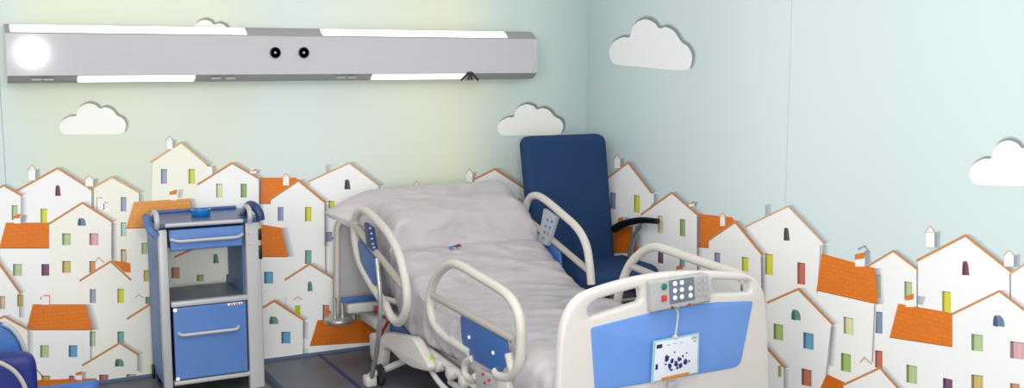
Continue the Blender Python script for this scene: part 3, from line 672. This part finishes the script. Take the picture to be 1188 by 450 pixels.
# ------------------------------------------------------------------ hospital bed
BX0, BX1 = 1.90, 2.80
bed = thing('hospital_bed', 'cream hospital bed with blue footboard and four side rails, its head end raised', 'bed', (2.4, 4.4, 0))
def make_bed():
    t = bed; WP = M['white_plastic']; RP = M['rail_plastic']
    Yf = 3.25
    f2 = lambda px, py: (lambda v: (v.x, v.z))(onY(px, py, Yf))
    # footboard frame with two hand openings and a window for the blue panel
    out = [(1.885, .22), *[f2(*q) for q in ((648, 450), (651, 400), (656, 372), (668, 350), (688, 337), (740, 322), (790, 315.5), (850, 316), (874, 321), (884, 332), (889, 350), (892, 400), (893, 450))], (2.90, .22)]
    out = [q for q in smooth([(a, b, 0) for a, b in out[1:-1]], 5)]
    out = [Vector((out[0].x, .2, 0))] + out + [Vector((out[-1].x, .2, 0))]
    hl = fillet([f2(*q) for q in ((682, 357), (694, 347.5), (743, 333.5), (745, 350), (684, 369))], .018, 5)
    hr = fillet([f2(*q) for q in ((826, 324.5), (871, 326), (872, 339), (826, 341))], .014, 5)
    MB().plate([(q.x, q.y) for q in out], WP, .045, lambda u, v, w: (u, Yf+.0225+w, v), holes=([(q.x, q.y) for q in hl], [(q.x, q.y) for q in hr]), bev=.013).build('footboard', t, 'cream footboard with two hand openings')
    fb = t.children[-1]
    pn = fillet([f2(*q) for q in ((685, 380), (756, 362), (824, 350.5), (873, 349), (859, 420), (853, 426), (813, 433), (755, 443.5), (690, 454))], [.01, .05, .05, .01, .03, .02, .1, .1, .02], 5)
    MB().plate([(q.x, q.y) for q in pn], M['bed_blue'], .008, lambda u, v, w: (u, Yf-.001+w, v), bev=.003).build('footboard_panel', fb, 'blue inset panel')
    # control panel on the footboard
    cp = MB(); cq = [onY(*q, Yf-.036) for q in ((755, 327), (822, 317.5), (825, 350.5), (757, 363))]
    cp.plate(fillet([(q.x, q.z) for q in cq], .008), M['grey_plastic'], .05, lambda u, v, w: (u, Yf-.012+w, v), bev=.008)
    cpo = cp.build('control_panel', t, 'grey control panel with lit keys')
    yk = Yf-.039
    def key(px, py, rx, rz, m, name='key', round_=False, label=None):
        p = onY(px, py, yk)
        k = MB()
        if round_: k.lathe([(rx*.8, -.004), (rx, -.002), (rx, .002)], (p.x, yk, p.z), m, 'Y', 18)
        else: k.box((p.x-rx, yk-.003, p.z-rz), (p.x+rx, yk+.002, p.z+rz), m, .0012)
        k.build(name, cpo, label)
    dq = [onY(*q, yk) for q in ((776, 325.5), (805, 321), (806.5, 347.5), (777.5, 353))]
    MB().plate([(q.x, q.z) for q in dq], M['pad_grey'], .003, lambda u, v, w: (u, yk+.001+w, v), bev=.001).build('keypad', cpo, 'slate keypad field')
    key(770.5, 332.5, .013, .013, M['key_green'], round_=True, label='green key'); key(770.5, 346, .012, .012, M['key_red'], label='red key')
    for i, px in enumerate((783, 791, 801)):
        for j in range(3):
            py = 329+j*8.2-(px-783)*.16
            if (i, j) == (2, 0): continue
            key(px, py, .0095, .0095, M['key_white'], round_=True)
    for i, px in enumerate((811, 818)):
        for j in range(3): key(px, 327+j*7.5-(px-811)*.1, .007, .006, M['key_grey'])
    for px, py, m in ((780, 356.5, 'maroon'), (800, 353, 'red'), (787, 355.5, 'key_grey'), (794, 354.2, 'key_grey'), (807, 351, 'key_grey')): key(px, py, .005, .004, M[m], 'indicator')
    # frame, deck sections, chassis
    MB().box((1.96, 3.3, .232), (2.0, 4.62, .268), M['chassis'], .006).build('deck_rail', t)
    MB().box((2.71, 3.3, .232), (2.75, 4.62, .268), M['chassis'], .006).build('deck_rail', t)
    MB().box((1.98, 3.32, .255), (2.73, 4.6, .268), M['grey_plastic'], .005).build('deck', t)
    a = math.atan2(.37, .72)
    bd_ = MB().box((2.02, 4.93, .335), (2.68, 5.40, .355), M['rail_blue'], .008, rot=Matrix.Rotation(.75, 3, 'X').to_euler()); q = [onX(*s_, 1.97) for s_ in ((440, 389), (453, 366), (474, 384), (480, 394))]; bd_.plate([(v.y, v.z) for v in q], M['rail_blue'], .02, lambda u, v, w: (1.97+w, u, v)); bd_.build('backrest_deck', t, 'blue underside of the raised backrest')
    ch = MB(); ch.box((2.06, 3.35, .12), (2.14, 5.3, .19), M['chassis'], .01); ch.box((2.66, 3.35, .12), (2.74, 5.3, .19), M['chassis'], .01)
    ch.box((2.06, 3.42, .12), (2.74, 3.5, .19), M['chassis'], .01); ch.box((2.06, 5.16, .12), (2.74, 5.24, .19), M['chassis'], .01)
    ch.build('chassis', t, 'white chassis frame')
    for y in (3.75, 4.75):
        c = MB(); c.box((2.1, y-.05, .17), (2.7, y+.05, .28), M['grey_plastic'], .015); c.build('lift_column', t)
    # white lift arm seen under the head end
    arm = [(5.235, .20), (4.95, .27), (4.60, .325), (4.40, .235), (4.42, .205), (4.5, .19), (4.62, .17), (4.76, .165), (4.92, .185), (5.02, .17), (5.06, .04), (5.16, .02), (5.22, .09)]
    MB().plate([(q.x, q.y) for q in fillet([(a_, b_, 0) for a_, b_ in arm], .03, 4)], WP, .05, lambda u, v, w: (1.87+w, u, v), bev=.01).build('base_cover', t, 'white curved base cover')
    # side mechanism along the left edge
    mech = MB()
    mech.tube([(1.915, 4.62, .262), (1.915, 3.62, .215)], .02, M['chassis'], 12)
    for y in (4.55, 4.40, 4.26, 4.12): mech.lathe([(.02, -.03), (.032, -.024), (.032, .01), (.02, .016)], (1.905, y, .235), M['rail_plastic'], 'X', 16)
    mech.box((1.875, 4.60, .235), (1.945, 4.70, .30), M['grey_plastic'], .012)
    mech.tube(smooth([(1.89, 4.50, .20), (1.88, 4.36, .165), (1.88, 4.2, .15), (1.89, 4.08, .17), (1.89, 4.05, .2)], 5), .014, M['chassis'], 10)
    mech.tube([(1.91, 4.3, .18), (1.91, 3.5, .165)], .016, M['grey_plastic'], 10)
    mo = mech.build('side_mechanism', t, 'grey side mechanism')
    p = onX(497, 418, 1.875); MB().lathe([(.018, -.008), (.022, -.003), (.022, .006)], (1.878, 4.455, .245), M['lime'], 'X', 16).build('brake_mark', mo, 'lime green round mark')
    # castors
    for (x, y) in ((1.97, 3.42), (2.83, 3.42), (2.83, 5.2)):
        c = MB(); c.box((x-.03, y-.03, .09), (x+.03, y+.03, .16), M['chassis'], .01); c.box((min(x, 2.1), y-.025, .13), (max(x, 2.1) if x < 2.4 else x, y+.025, .17), M['chassis'], .008)
        if x > 2.4: c.box((2.7, y-.025, .13), (x, y+.025, .17), M['chassis'], .008)
        o = c.build('castor', t); MB().lathe([(.045, -.016), (.06, -.01), (.06, .01), (.045, .016)], (x, y, .06), M['grey_plastic'], 'X', 22).build('wheel', o)
    # post with foot at the head corner
    X = 1.75
    pts = [onX(437, 300, X), onX(440.5, 335, X), onX(441, 367, X), onX(438, 400, X), onX(433, 428, X), onX(430, 441, X)]
    po = MB().tube(smooth(pts, 5), .0125, M['steel'], 10).build('support_post', t, 'slim grey post down to the floor')
    foot = onX(429, 442, X)
    MB().box((X-.03, foot.y-.035, .0), (X+.03, foot.y+.035, .055), M['rail_plastic'], .012).build('post_foot', po)
    w = onX(437, 425, X+.03); MB().lathe([(.045, -.014), (.055, -.008), (.055, .008), (.045, .014)], (X+.05, foot.y-.02, .056), M['dark'], 'X', 20).build('wheel', po)
    tie = MB().tube([(X, pts[2].y, pts[2].z+.02), (2.06, pts[2].y+.05, .30)], .014, M['steel'], 8); tie.tube([(X, foot.y, .05), (2.1, foot.y+.02, .14)], .018, M['chassis'], 8); tie.build('tie_bar', t)
    r = MB(); r.tube([onX(453, 368, 1.84), onX(441, 389, 1.84)], .009, M['red'], 8); r.box((1.80, 5.0, .372), (1.83, 5.03, .398), M['red'], .005); r.build('release_lever', t, 'red release lever')
    # headboard
    hb = fillet([(1.745, .235), (2.80, .235), (2.80, .80), (2.76, .84), (1.82, .84), (1.758, .76)], [.05, .05, .05, .05, .09, .06], 6)
    MB().plate([(q.x, q.y) for q in hb], M['head_grey'], .035, lambda u, v, w: (u, 5.525+w, v), bev=.012).build('headboard', t, 'pale grey headboard')
    he = MB(); he.tube([(q.x, 5.507, q.y) for q in fillet([(1.76, .25, 0), (1.772, .755, 0), (1.825, .825, 0)], .06, 5, closed=False)], .014, M['rail_plastic'], 8)
    he.build('headboard_edge', t)
    [MB().box((xx, 5.2, .2), (xx+.06, 5.54, .26), M['chassis'], .01).build('headboard_mount', t) for xx in (1.90, 2.66)]
    bp = MB(); c = onY(393, 371, 5.42)
    bp.tube([(c.x-.02, 5.42, .37), (c.x-.02, 5.42, c.z)], .011, M['steel'], 8); bp.tube([(c.x+.022, 5.42, .37), (c.x+.022, 5.42, c.z)], .011, M['steel'], 8)
    bo = bp.build('bumper_stem', t); MB().lathe([(.05, -.018), (.078, -.012), (.082, 0), (.078, .01), (.05, .016)], (c.x, 5.42, c.z), M['steel'], 'Z', 28).build('bumper_disc', bo, 'grey round wall bumper')
    b0, b1 = onY(397, 344, 5.40), onY(426, 340, 5.40)
    MB().box((b0.x-.01, 5.37, .345), (b1.x+.1, 5.41, .372), M['rail_blue'], .008).build('head_crossbar', t, 'blue crossbar at the head')
    MB().box((b0.x+.02, 5.36, .285), (b1.x+.12, 5.41, .338), M['chassis'], .01).build('head_bracket', t)
    # ---- side rails
    def loop(pxs, X, r, seg=6, closed=False): return [Vector((X, q.y, q.z)) for q in smooth([onX(a_, b_, X) for a_, b_ in pxs], seg, closed)]
    def rail(name_label, pxs, bar, panel, X, r=.021, closed=False, screws=(), brackets=()):
        o = MB().tube(loop(pxs, X, r, closed=closed), r, RP, 12, closed=closed, flat=1.0).build('side_rail', t, name_label)
        if bar: MB().tube([onX(*bar[0], X), onX(*bar[1], X)], r*.82, M['rail_bar'], 10).build('cross_bar', o, 'grey inner bar')
        if panel:
            MB().plate([(q.x, q.y) for q in fillet([(lambda v: (v.y, v.z))(onX(*q, X)) for q in panel], .025, 4)], M['rail_blue'], .014, lambda u, v, w: (X+w, u, v), bev=.004).build('rail_panel', o, 'blue rail panel')
        for s_ in screws:
            p = onX(*s_, X); MB().lathe([(.006, -.012), (.009, -.009), (.009, 0)], (X, p.y, p.z), M['key_white'], 'X', 12).build('screw', o, 'white screw cap')
        for b_ in brackets: MB().tube(loop(b_, X, r), r*.85, RP, 10).build('rail_bracket', o)
        return o
    X = BX0
    lf = rail('cream side rail at the foot, near side', [(546, 409), (530, 399), (513, 387), (502, 370), (499, 346), (505, 324), (518, 309), (531, 307), (556, 321), (585, 339), (598, 355), (604, 375), (604.5, 400), (602, 424), (592, 437), (580, 436), (575, 430)],
              ((503, 343), (598, 395)), [(535, 364), (589, 396), (588, 424), (578, 433), (545, 414), (537, 396)], X, screws=((546, 391), (574, 409)),
              brackets=([(549, 416), (541, 420), (540, 433), (547, 440), (553, 436)], [(590, 410), (593, 425), (596, 432)]))
    ct = MB(); q = [onX(*s_, X) for s_ in ((553, 426), (580, 438), (580, 462), (554, 452))]
    ct.plate([(v.y, v.z) for v in q], M['grey_plastic'], .04, lambda u, v, w: (X+.01+w, u, v), bev=.008)
    cto = ct.build('rail_control', lf, 'grey control block with red keys')
    for pq in ((560, 434), (567, 441), (562, 444)):
        p = onX(*pq, X-.015); MB().lathe([(.004, -.008), (.006, -.004), (.006, .012)], (X-.012, p.y, p.z), M['red'], 'X', 10).build('indicator', t)
    wl = MB(); q = [onX(*s_, X) for s_ in ((580, 434), (592, 440), (592, 470), (580, 465))]; wl.plate([(v.y, v.z) for v in q], WP, .05, lambda u, v, w: (X+.012+w, u, v), bev=.01); wl.build('rail_support', lf)
    # head rail, near side (tilted with the backrest)
    XH = 1.80
    lh = rail('cream side rail at the raised head, near side', [(447, 353), (432, 331), (418, 304), (412, 278), (412, 256), (418, 245), (427, 246), (447, 266), (461, 290), (469, 318), (472.5, 345), (470, 364), (462, 374), (453, 366), (447, 353)],
              ((412, 262), (469, 334)), [(415.5, 279), (421, 282), (437, 303), (438.5, 330), (434, 331), (420, 307)], XH, r=.022)
    hp = MB(); q = [onX(*s_, XH) for s_ in ((426, 258), (433, 264), (437, 292), (429, 285))]
    hp.plate([(v.y, v.z) for v in q], M['navy_bumper'], .03, lambda u, v, w: (XH-.005+w, u, v), bev=.006); hpo = hp.build('rail_control', lh, 'dark blue speckled control panel')
    for pq in ((429, 265), (430.5, 271), (431, 277), (432, 283), (433.5, 287)):
        p = onX(*pq, XH-.024); MB().lathe([(.004, -.004), (.006, -.002), (.006, .006)], (XH-.024, p.y, p.z), M['key_grey'], 'X', 10).build('key', t)
    MB().tube([(XH, onX(440, 345, XH).y, onX(440, 345, XH).z), (1.97, 4.95, .40)], .016, RP, 10).build('rail_arm', t)
    # head rail, far side
    X = BX1
    rh = rail('cream side rail at the raised head, far side', [(606, 274), (608, 252), (612, 234), (619, 227), (630, 230), (652, 248), (670, 265), (680, 284), (684, 306), (686, 330)],
              ((609, 251), (683, 314)), [(609, 259), (614, 258), (650, 291), (652, 316), (640, 306), (608, 276)], X)
    hp = MB(); q = [onX(*s_, X-.02) for s_ in ((633, 242), (647, 252), (637, 285), (626, 281))]
    hp.plate([(v.y, v.z) for v in q], M['key_grey'], .03, lambda u, v, w: (X-.02+w, u, v), bev=.006); hpo = hp.build('rail_control', rh, 'grey control panel with small teal keys')
    for pq in ((635, 255), (640, 257), (633, 262), (637.5, 264), (631.5, 269), (635.5, 271), (630, 276)):
        p = onX(*pq, X-.038); MB().lathe([(.006, -.004), (.008, -.002), (.008, .006)], (X-.038, p.y, p.z), M['tag_blue'] if pq[0] > 636 else M['pad_grey'], 'X', 10).build('key', t)
    rf = rail('cream side rail at the foot, far side', [(716, 350), (720, 333), (730, 308), (744, 293), (758, 286.5), (772, 289), (800, 299), (835, 311), (855, 318), (866, 328), (868, 345)],
              ((729, 307), (770, 324)), None, X)
    for y in (4.95, 3.95, 5.2, 3.7):
        if y in (3.95, 3.7): MB().tube([(BX1, y, .56), (BX1, y, .32), (2.75, y, .27)], .017, RP, 10).build('rail_arm', t)
        else: MB().tube([(BX1, y, .60), (BX1, y-.02, .40), (2.74, y-.05, .33)], .017, RP, 10).build('rail_arm', t)
make_bed()

# ------------------------------------------------------------------ mattress and pillow
def smoothstep(a, b, x):
    t = max(0, min(1, (x-a)/(b-a))); return t*t*(3-2*t)
def make_mattress():
    prof = [(3.335, .495), (3.7, .50), (4.1, .505), (4.4, .505), (4.6, .525), (4.8, .60), (4.96, .675), (5.03, .688), (5.055, .755), (5.085, .835), (5.16, .892), (5.27, .93), (5.35, .968), (5.42, .968)]
    line = smooth([(0, a, b) for a, b in prof], 14)
    mb = MB(); i = mb.mi(M['cover']); rings = []; n = len(line)
    hw = .435; XC = 2.35
    def bottom(Y): return .288 - .012*smoothstep(4.2, 4.6, Y) + .16*smoothstep(4.85, 5.15, Y) + .30*smoothstep(5.1, 5.4, Y)
    NT = 64; NS = 9
    sec = [(-1+2*k/NT, 0, 0) for k in range(NT+1)]                       # across the top
    sec += [(1, 0, (j+1)/NS) for j in range(NS)]                         # down the far side
    sec += [(.5, 0, 1), (0, 0, 1), (-.5, 0, 1)]
    sec += [(-1, 0, 1-j/NS) for j in range(NS)]                          # up the near side
    for k, p in enumerate(line):
        Y, Z = p.y, p.z
        t = (line[min(k+1, n-1)]-line[max(k-1, 0)]).normalized(); nrm = Vector((0, -t.z, t.y))
        base = .46+(Y-4.55)*.49+.05 if Y > 4.6 else Z
        bump = max(0, Z-base) if Y > 4.95 else 0
        e = min(k, n-1-k)/9.0; sh = 1 if e >= 1 else math.sqrt(max(0, 1-(1-e)**2))
        fl_ = smoothstep(5.27, 5.42, Y)
        ring = []
        for (u, _, dn) in sec:
            au = abs(u); edge = au**10
            x = XC + u*hw*(.95+.05*sh)
            z = Z - bump*.8*max(0, (au-.72)/.28)**2.2 - .035*edge
            zb = bottom(Y)
            if u == -1 or u < -.55:
                g = max(0, (-u-.55)/.45)
                x -= fl_*.225*g**1.4; z -= fl_*.03*g**2
                zb = zb + fl_*.08*g
            z = z*(1-dn) + zb*dn
            if dn == 0: z -= (1-sh)*.055
            if dn: x += (1 if u > 0 else -1)*(.016*math.sin(PI*min(1, dn*1.15)) + .012*math.sin(Y*9+dn*3)*dn) * (1 if au == 1 else 0)
            v = Vector((x, Y, z))
            q = Vector((v.x*2.0+v.y*.5, v.y*6.0+v.x*1.5, v.z*3.5))
            c = (1-abs(noise.noise(q)))**6*.009 + (1-abs(noise.noise(q*1.7+Vector((9, 4, 2)))))**8*.007 + noise.noise(q*2.1+Vector((3, 1, 7)))*.0025
            if dn == 0: v += nrm*(c-.004)
            elif au == 1: v.x += (1 if u > 0 else -1)*(c*1.5-.006)
            ring.append(mb.bm.verts.new(v))
        rings.append(ring)
    m = len(sec)
    for A, B2 in zip(rings, rings[1:]):
        for j in range(m):
            f = mb.bm.faces.new([A[j], A[(j+1) % m], B2[(j+1) % m], B2[j]]); f.smooth = True; f.material_index = i
    for Rg in (rings[0][::-1], rings[-1]):
        f = mb.bm.faces.new(Rg); f.material_index = i
    bmesh.ops.smooth_vert(mb.bm, verts=[v for r in rings for v in r], factor=.35, use_axis_x=True, use_axis_y=False, use_axis_z=True)
    t = thing('mattress', 'mattress in crinkled grey plastic cover, its head end raised and puffed like a pillow', 'mattress', (2.4, 4.4, .30))
    body = mb.build('mattress_cover', t)
    # small printed tag on the cover
    p = onZ(527, 287.5, .62)
    best = min(line, key=lambda q: abs((onZ(527, 287.5, q.z)).y-q.y)); p = onZ(527, 287.5, best.z)
    k = line.index(best); tt = (line[k+1]-line[k-1]).normalized(); a = math.atan2(tt.z, tt.y)
    tg = MB()
    for dx, dy, w_, h_, m_ in ((-.032, -.008, .03, .022, 'tag_blue'), (-.004, .0, .022, .02, 'maroon'), (.02, .008, .022, .022, 'maroon'), (-.012, -.014, .012, .01, 'key_white')):
        tg.box((p.x+dx, p.y+dy-h_/2, best.z+.006+dy*math.tan(a)), (p.x+dx+w_, p.y+dy+h_/2, best.z+.009+dy*math.tan(a)), M[m_], .001, rot=Matrix.Rotation(a, 3, 'X').to_euler())
    tg.build('care_tag', t, 'tiny blue and maroon tag')
make_mattress()

# ------------------------------------------------------------------ info card hanging on the footboard
def make_card():
    y = 3.25-.02
    c = [onY(*q, y) for q in ((758, 395.5), (811, 385.5), (810, 432.5), (755, 444.5))]
    o = (c[0]+c[3])/2; mid = sum(c, Vector())/4
    t = thing('information_card', 'white information card with dark blotchy marks hanging by a strap on the blue footboard', 'card', (mid.x, y, mid.z))
    fn = lambda u, v, w: (u, y+w, v)
    MB().plate(fillet([(q.x, q.z) for q in c], .006), M['card_edge'], .008, fn, bev=.002).build('card_frame', t, 'pale teal border')
    def q2(a, b): # a across, b down
        return c[0]*(1-a)*(1-b)+c[1]*a*(1-b)+c[2]*a*b+c[3]*(1-a)*b
    def patch(mb, a0, b0, a1, b1, m, d=.0062, sk=0):
        qs = [q2(a0, b0), q2(a1, b0+sk), q2(a1, b1+sk), q2(a0, b1)]
        mb.plate([(q.x, q.z) for q in qs], m, .0012, lambda u, v, w: (u, y-d+w, v), bev=.0002)
    f = MB(); patch(f, .04, .04, .96, .96, M['card_white'], .0046); f.build('card_face', t, 'white printed face')
    for (a0, b0, a1, b1) in ((.24, .42, .34, .56), (.27, .40, .31, .44), (.44, .34, .47, .38), (.32, .62, .40, .74), (.38, .52, .44, .62), (.46, .58, .54, .70), (.52, .50, .60, .60), (.56, .64, .64, .76), (.62, .46, .66, .52), (.66, .56, .74, .70),
                             (.70, .40, .73, .44), (.36, .76, .44, .80), (.50, .72, .55, .79), (.76, .60, .80, .66), (.25, .60, .29, .64)):
        ik = MB(); qs = []
        for j in range(11):
            an = 2*PI*j/11; rr = random.uniform(.55, 1.15)*.62
            qq = q2((a0+a1)/2+(a1-a0)*rr*math.cos(an), (b0+b1)/2+(b1-b0)*rr*math.sin(an)+(a0-.5)*.06); qs.append((qq.x, qq.z))
        ik.plate(qs, M['ink'], .0012, lambda u, v, w: (u, y-.0056+w, v), bev=.0002); ik.build('printed_mark', t, 'dark blue printed blotch')
    e = MB(); patch(e, .06, .56, .11, .69, M['ink'], .0056); patch(e, .06, .10, .18, .19, M['ink_dark'], .0056); patch(e, .82, .06, .94, .13, M['key_grey'], .0056); patch(e, .86, .16, .93, .20, M['key_grey'], .0056)
    for a0 in (.28, .42, .56): patch(e, a0, .14, a0+.07, .16, M['key_grey'], .0056)
    e.build('printed_emblem', t)
    s = MB(); patch(s, .20, .91, .78, .98, M['orange_strip'], .0058); s.build('orange_strip', t, 'orange strip along the lower edge')
    a, b = onY(786.5, 364, y-.004), onY(783.5, 389, y-.004)
    st = MB(); st.tube([a+Vector((0, .012, .02)), a, (a+b)/2+Vector((.001, 0, 0)), b], .0055, M['strap'], 8, flat=.5); st.lathe([(.006, -.01), (.009, -.007), (.009, .004)], (b.x, y-.002, b.z-.006), M['strap'], 'Y', 14); st.build('strap', t, 'pale hanging strap')
    d = onY(778, 446, y); MB().box((d.x-.012, y-.002, d.z-.03), (d.x+.03, y+.003, d.z+.012), M['grey_plastic'], .002).build('tab', t)
make_card()

# ------------------------------------------------------------------ tall blue chair in the corner
def make_recliner():
    t = thing('high_back_chair', 'tall navy blue high-back armchair in the room corner behind the bed', 'chair', (3.14, 5.0, 0))
    xa, xb = 2.848, 3.405
    T0 = Vector((0, 5.24, .42)); T1 = Vector((0, 5.35, 1.222)); L = (T1-T0).length; d = (T1-T0)/L; nn = Vector((0, -d.z, d.y))
    # the back narrows very slightly to the top and curls at its front edge
    o2 = fillet([(xa+.012, 0), (xb, 0), (xb-.005, L), (xa-.012, L)], [.02, .02, .075, .055], 8)
    def fn(u, v, w):
        bow = .018*math.cos((u-(xa+xb)/2)/(xb-xa)*PI)
        p = T0 + d*v + nn*(w - bow*.5 + .015*math.sin(v/L*PI*2)); return (u, p.y, p.z)
    MB().plate([(q.x, q.y) for q in o2], M['chair_fabric'], .10, fn, bev=.035).build('backrest', t, 'tall padded navy backrest')
    st = MB().plate([(q.x, q.y) for q in fillet([(xa+.02, 4.72), (xb+.035, 4.72), (xb+.035, 5.18), (xa+.02, 5.18)], [.12, .16, .03, .03], 8)], M['chair_fabric'], .13, lambda u, v, w: (u, v, .445+w), bev=.045); st.build('seat', t, 'padded navy seat')
    fr = MB()
    for x in (xa+.035, xb-.03):
        fr.tube(fillet([(x, 5.36, .01), (x, 5.20, .33), (x, 4.80, .33), (x, 4.70, .01)], .05, closed=False), .016, M['steel'], 10)
    fr.tube([(xa+.035, 5.0, .33), (xb-.03, 5.0, .33)], .014, M['steel'], 10); fr.tube([(xa+.035, 4.8, .33), (xb-.03, 4.8, .33)], .014, M['steel'], 10)
    fr.build('leg_frame', t, 'grey tube leg frame')
    for x, lab in ((3.405, 'black armrest pad'),):
        pad = [(5.22, .655), (5.15, .69), (5.05, .722), (4.93, .748), (4.78, .762)]
        mb = MB(); P_ = smooth([(x, a, b) for a, b in pad], 6); n = len(P_)
        rr = [.026-.010*k/(n-1) for k in range(n)]
        mb.tube(P_, rr, M['black'], 12, flat=.95); a_ = mb.build('armrest', t, lab)
        sp = MB(); sp.tube(smooth([(x, 5.06, .44), (x, 5.055, .52), (x, 5.03, .60), (x, 4.99, .67), (x, 4.93, .722)], 5), .014, M['steel'], 10); sp.tube(smooth([(x, 5.03, .60), (x, 5.02, .66), (x, 5.02, .70)], 5), .011, M['steel'], 8); sp.build('armrest_support', a_, 'grey curved support')
make_recliner()

# ------------------------------------------------------------------ blue armchair cut by the lower left edge of the photo
def make_armchair():
    t = thing('armchair', 'blue armchair with rounded back at the lower left edge, in front of the mural', 'chair', (.0, 4.3, 0))
    Yb, Yn = 4.42, 4.22
    o = [onY(*q, Yb) for q in ((2, 374), (12, 379), (20, 388), (26, 400), (29, 413), (31, 425))]
    top = [(q.x, q.z) for q in o]
    xl = top[0][0]-.03
    poly = [(-.42, .40)] + [(2*xl-x, z) for x, z in top[::-1]] + top + [(top[-1][0], .40)]
    poly[0] = (2*xl-top[-1][0], .40)
    MB().plate(poly, M['armchair_blue'], .06, lambda u, v, w: (u, Yb+w, v), bev=.02).build('backrest', t, 'light blue rounded backrest')
    MB().tube(smooth([(q.x+.002, Yb-.03, q.z+.002) for q in o], 5), .009, M['grey_plastic'], 8).build('piping', t.children[0], 'grey piping')
    a = [onY(*q, Yn) for q in ((2, 411), (36, 412), (41, 418), (42.5, 430), (43, 455))]
    pl = [(-.28, a[0].z), *[(q.x, q.z) for q in fillet([(q.x, q.z) for q in a], .03, 5)[0:0]]]
    xr = a[3].x
    pl = fillet([(-.30, .18), (xr, .18), (xr, a[0].z), (-.30, a[0].z)], [.02, .02, .06, .06], 8)
    MB().plate([(q.x, q.y) for q in pl], M['armchair_navy'], .09, lambda u, v, w: (u, Yn+w, v), bev=.025).build('side_arm', t, 'navy rounded arm panel')
    cu = [onY(*q, Yn-.075) for q in ((-6, 419), (4, 422.5), (16, 430), (25, 441), (30, 453), (33, 470))]
    MB().tube(smooth(cu, 5), .0085, M['rail_bar'], 10).build('arm_tube', t, 'curved grey tube')
    s0, s1 = onZ(44, 441.5, .44), onZ(113, 439, .44)
    MB().plate([(q.x, q.y) for q in fillet([(-.25, 4.285), (.37, 4.285), (.40, 4.33), (.40, 4.385), (-.25, 4.385)], [.01, .03, .03, .03, .01], 5)], M['armchair_blue'], .10, lambda u, v, w: (u, v, .342+w), bev=.022).build('seat', t, 'blue seat edge')
    MB().plate([(q.x, q.y) for q in fillet([(-.25, 3.85), (.33, 3.85), (.36, 4.16), (-.25, 4.16)], [.02, .08, .04, .02], 5)], M['armchair_blue'], .08, lambda u, v, w: (u, v, .285+w), bev=.022).build('seat_front', t)
    for x, y in ((-.2, 3.95), (.28, 3.95), (-.2, 4.34), (.3, 4.335)):
        MB().tube([(x, y, .345), (x, y, .005)], .014, M['steel'], 10).build('leg', t)
make_armchair()

# ------------------------------------------------------------------ light
w = bpy.data.worlds.new('room_light'); SC.world = w; w.use_nodes = True
w.node_tree.nodes['Background'].inputs[0].default_value = (1, .99, .97, 1); w.node_tree.nodes['Background'].inputs[1].default_value = .78
def area(name, loc, target, size, energy, col=(1, 1, 1), sy=None):
    l = bpy.data.lights.new(name, 'AREA'); l.energy = energy; l.color = col; l.size = size
    if sy: l.shape = 'RECTANGLE'; l.size_y = sy
    o = bpy.data.objects.new(name, l); COL.objects.link(o); o.location = loc
    o.rotation_euler = (Vector(target)-Vector(loc)).to_track_quat('-Z', 'Y').to_euler(); return o
area('ceiling_light', (1.2, 2.6, 2.65), (1.5, 2.9, 0), 2.2, 34, sy=1.6)
area('left_light', (-1.8, .6, 1.9), (2.6, 4.8, .9), 1.6, 36, (1, .99, .97))  # unseen broad area light from the left
area('low_fill_light', (-.4, -.7, 1.1), (1.0, 5.6, .3), 1.2, 48, (1, .98, .95))  # added low fill behind the camera, brightens the lower left wall
fl = bpy.data.lights.new('camera_flash', 'POINT'); fl.energy = 95; fl.shadow_soft_size = .03
fo = bpy.data.objects.new('camera_flash', fl); COL.objects.link(fo); fo.location = (.56, .02, 1.74)
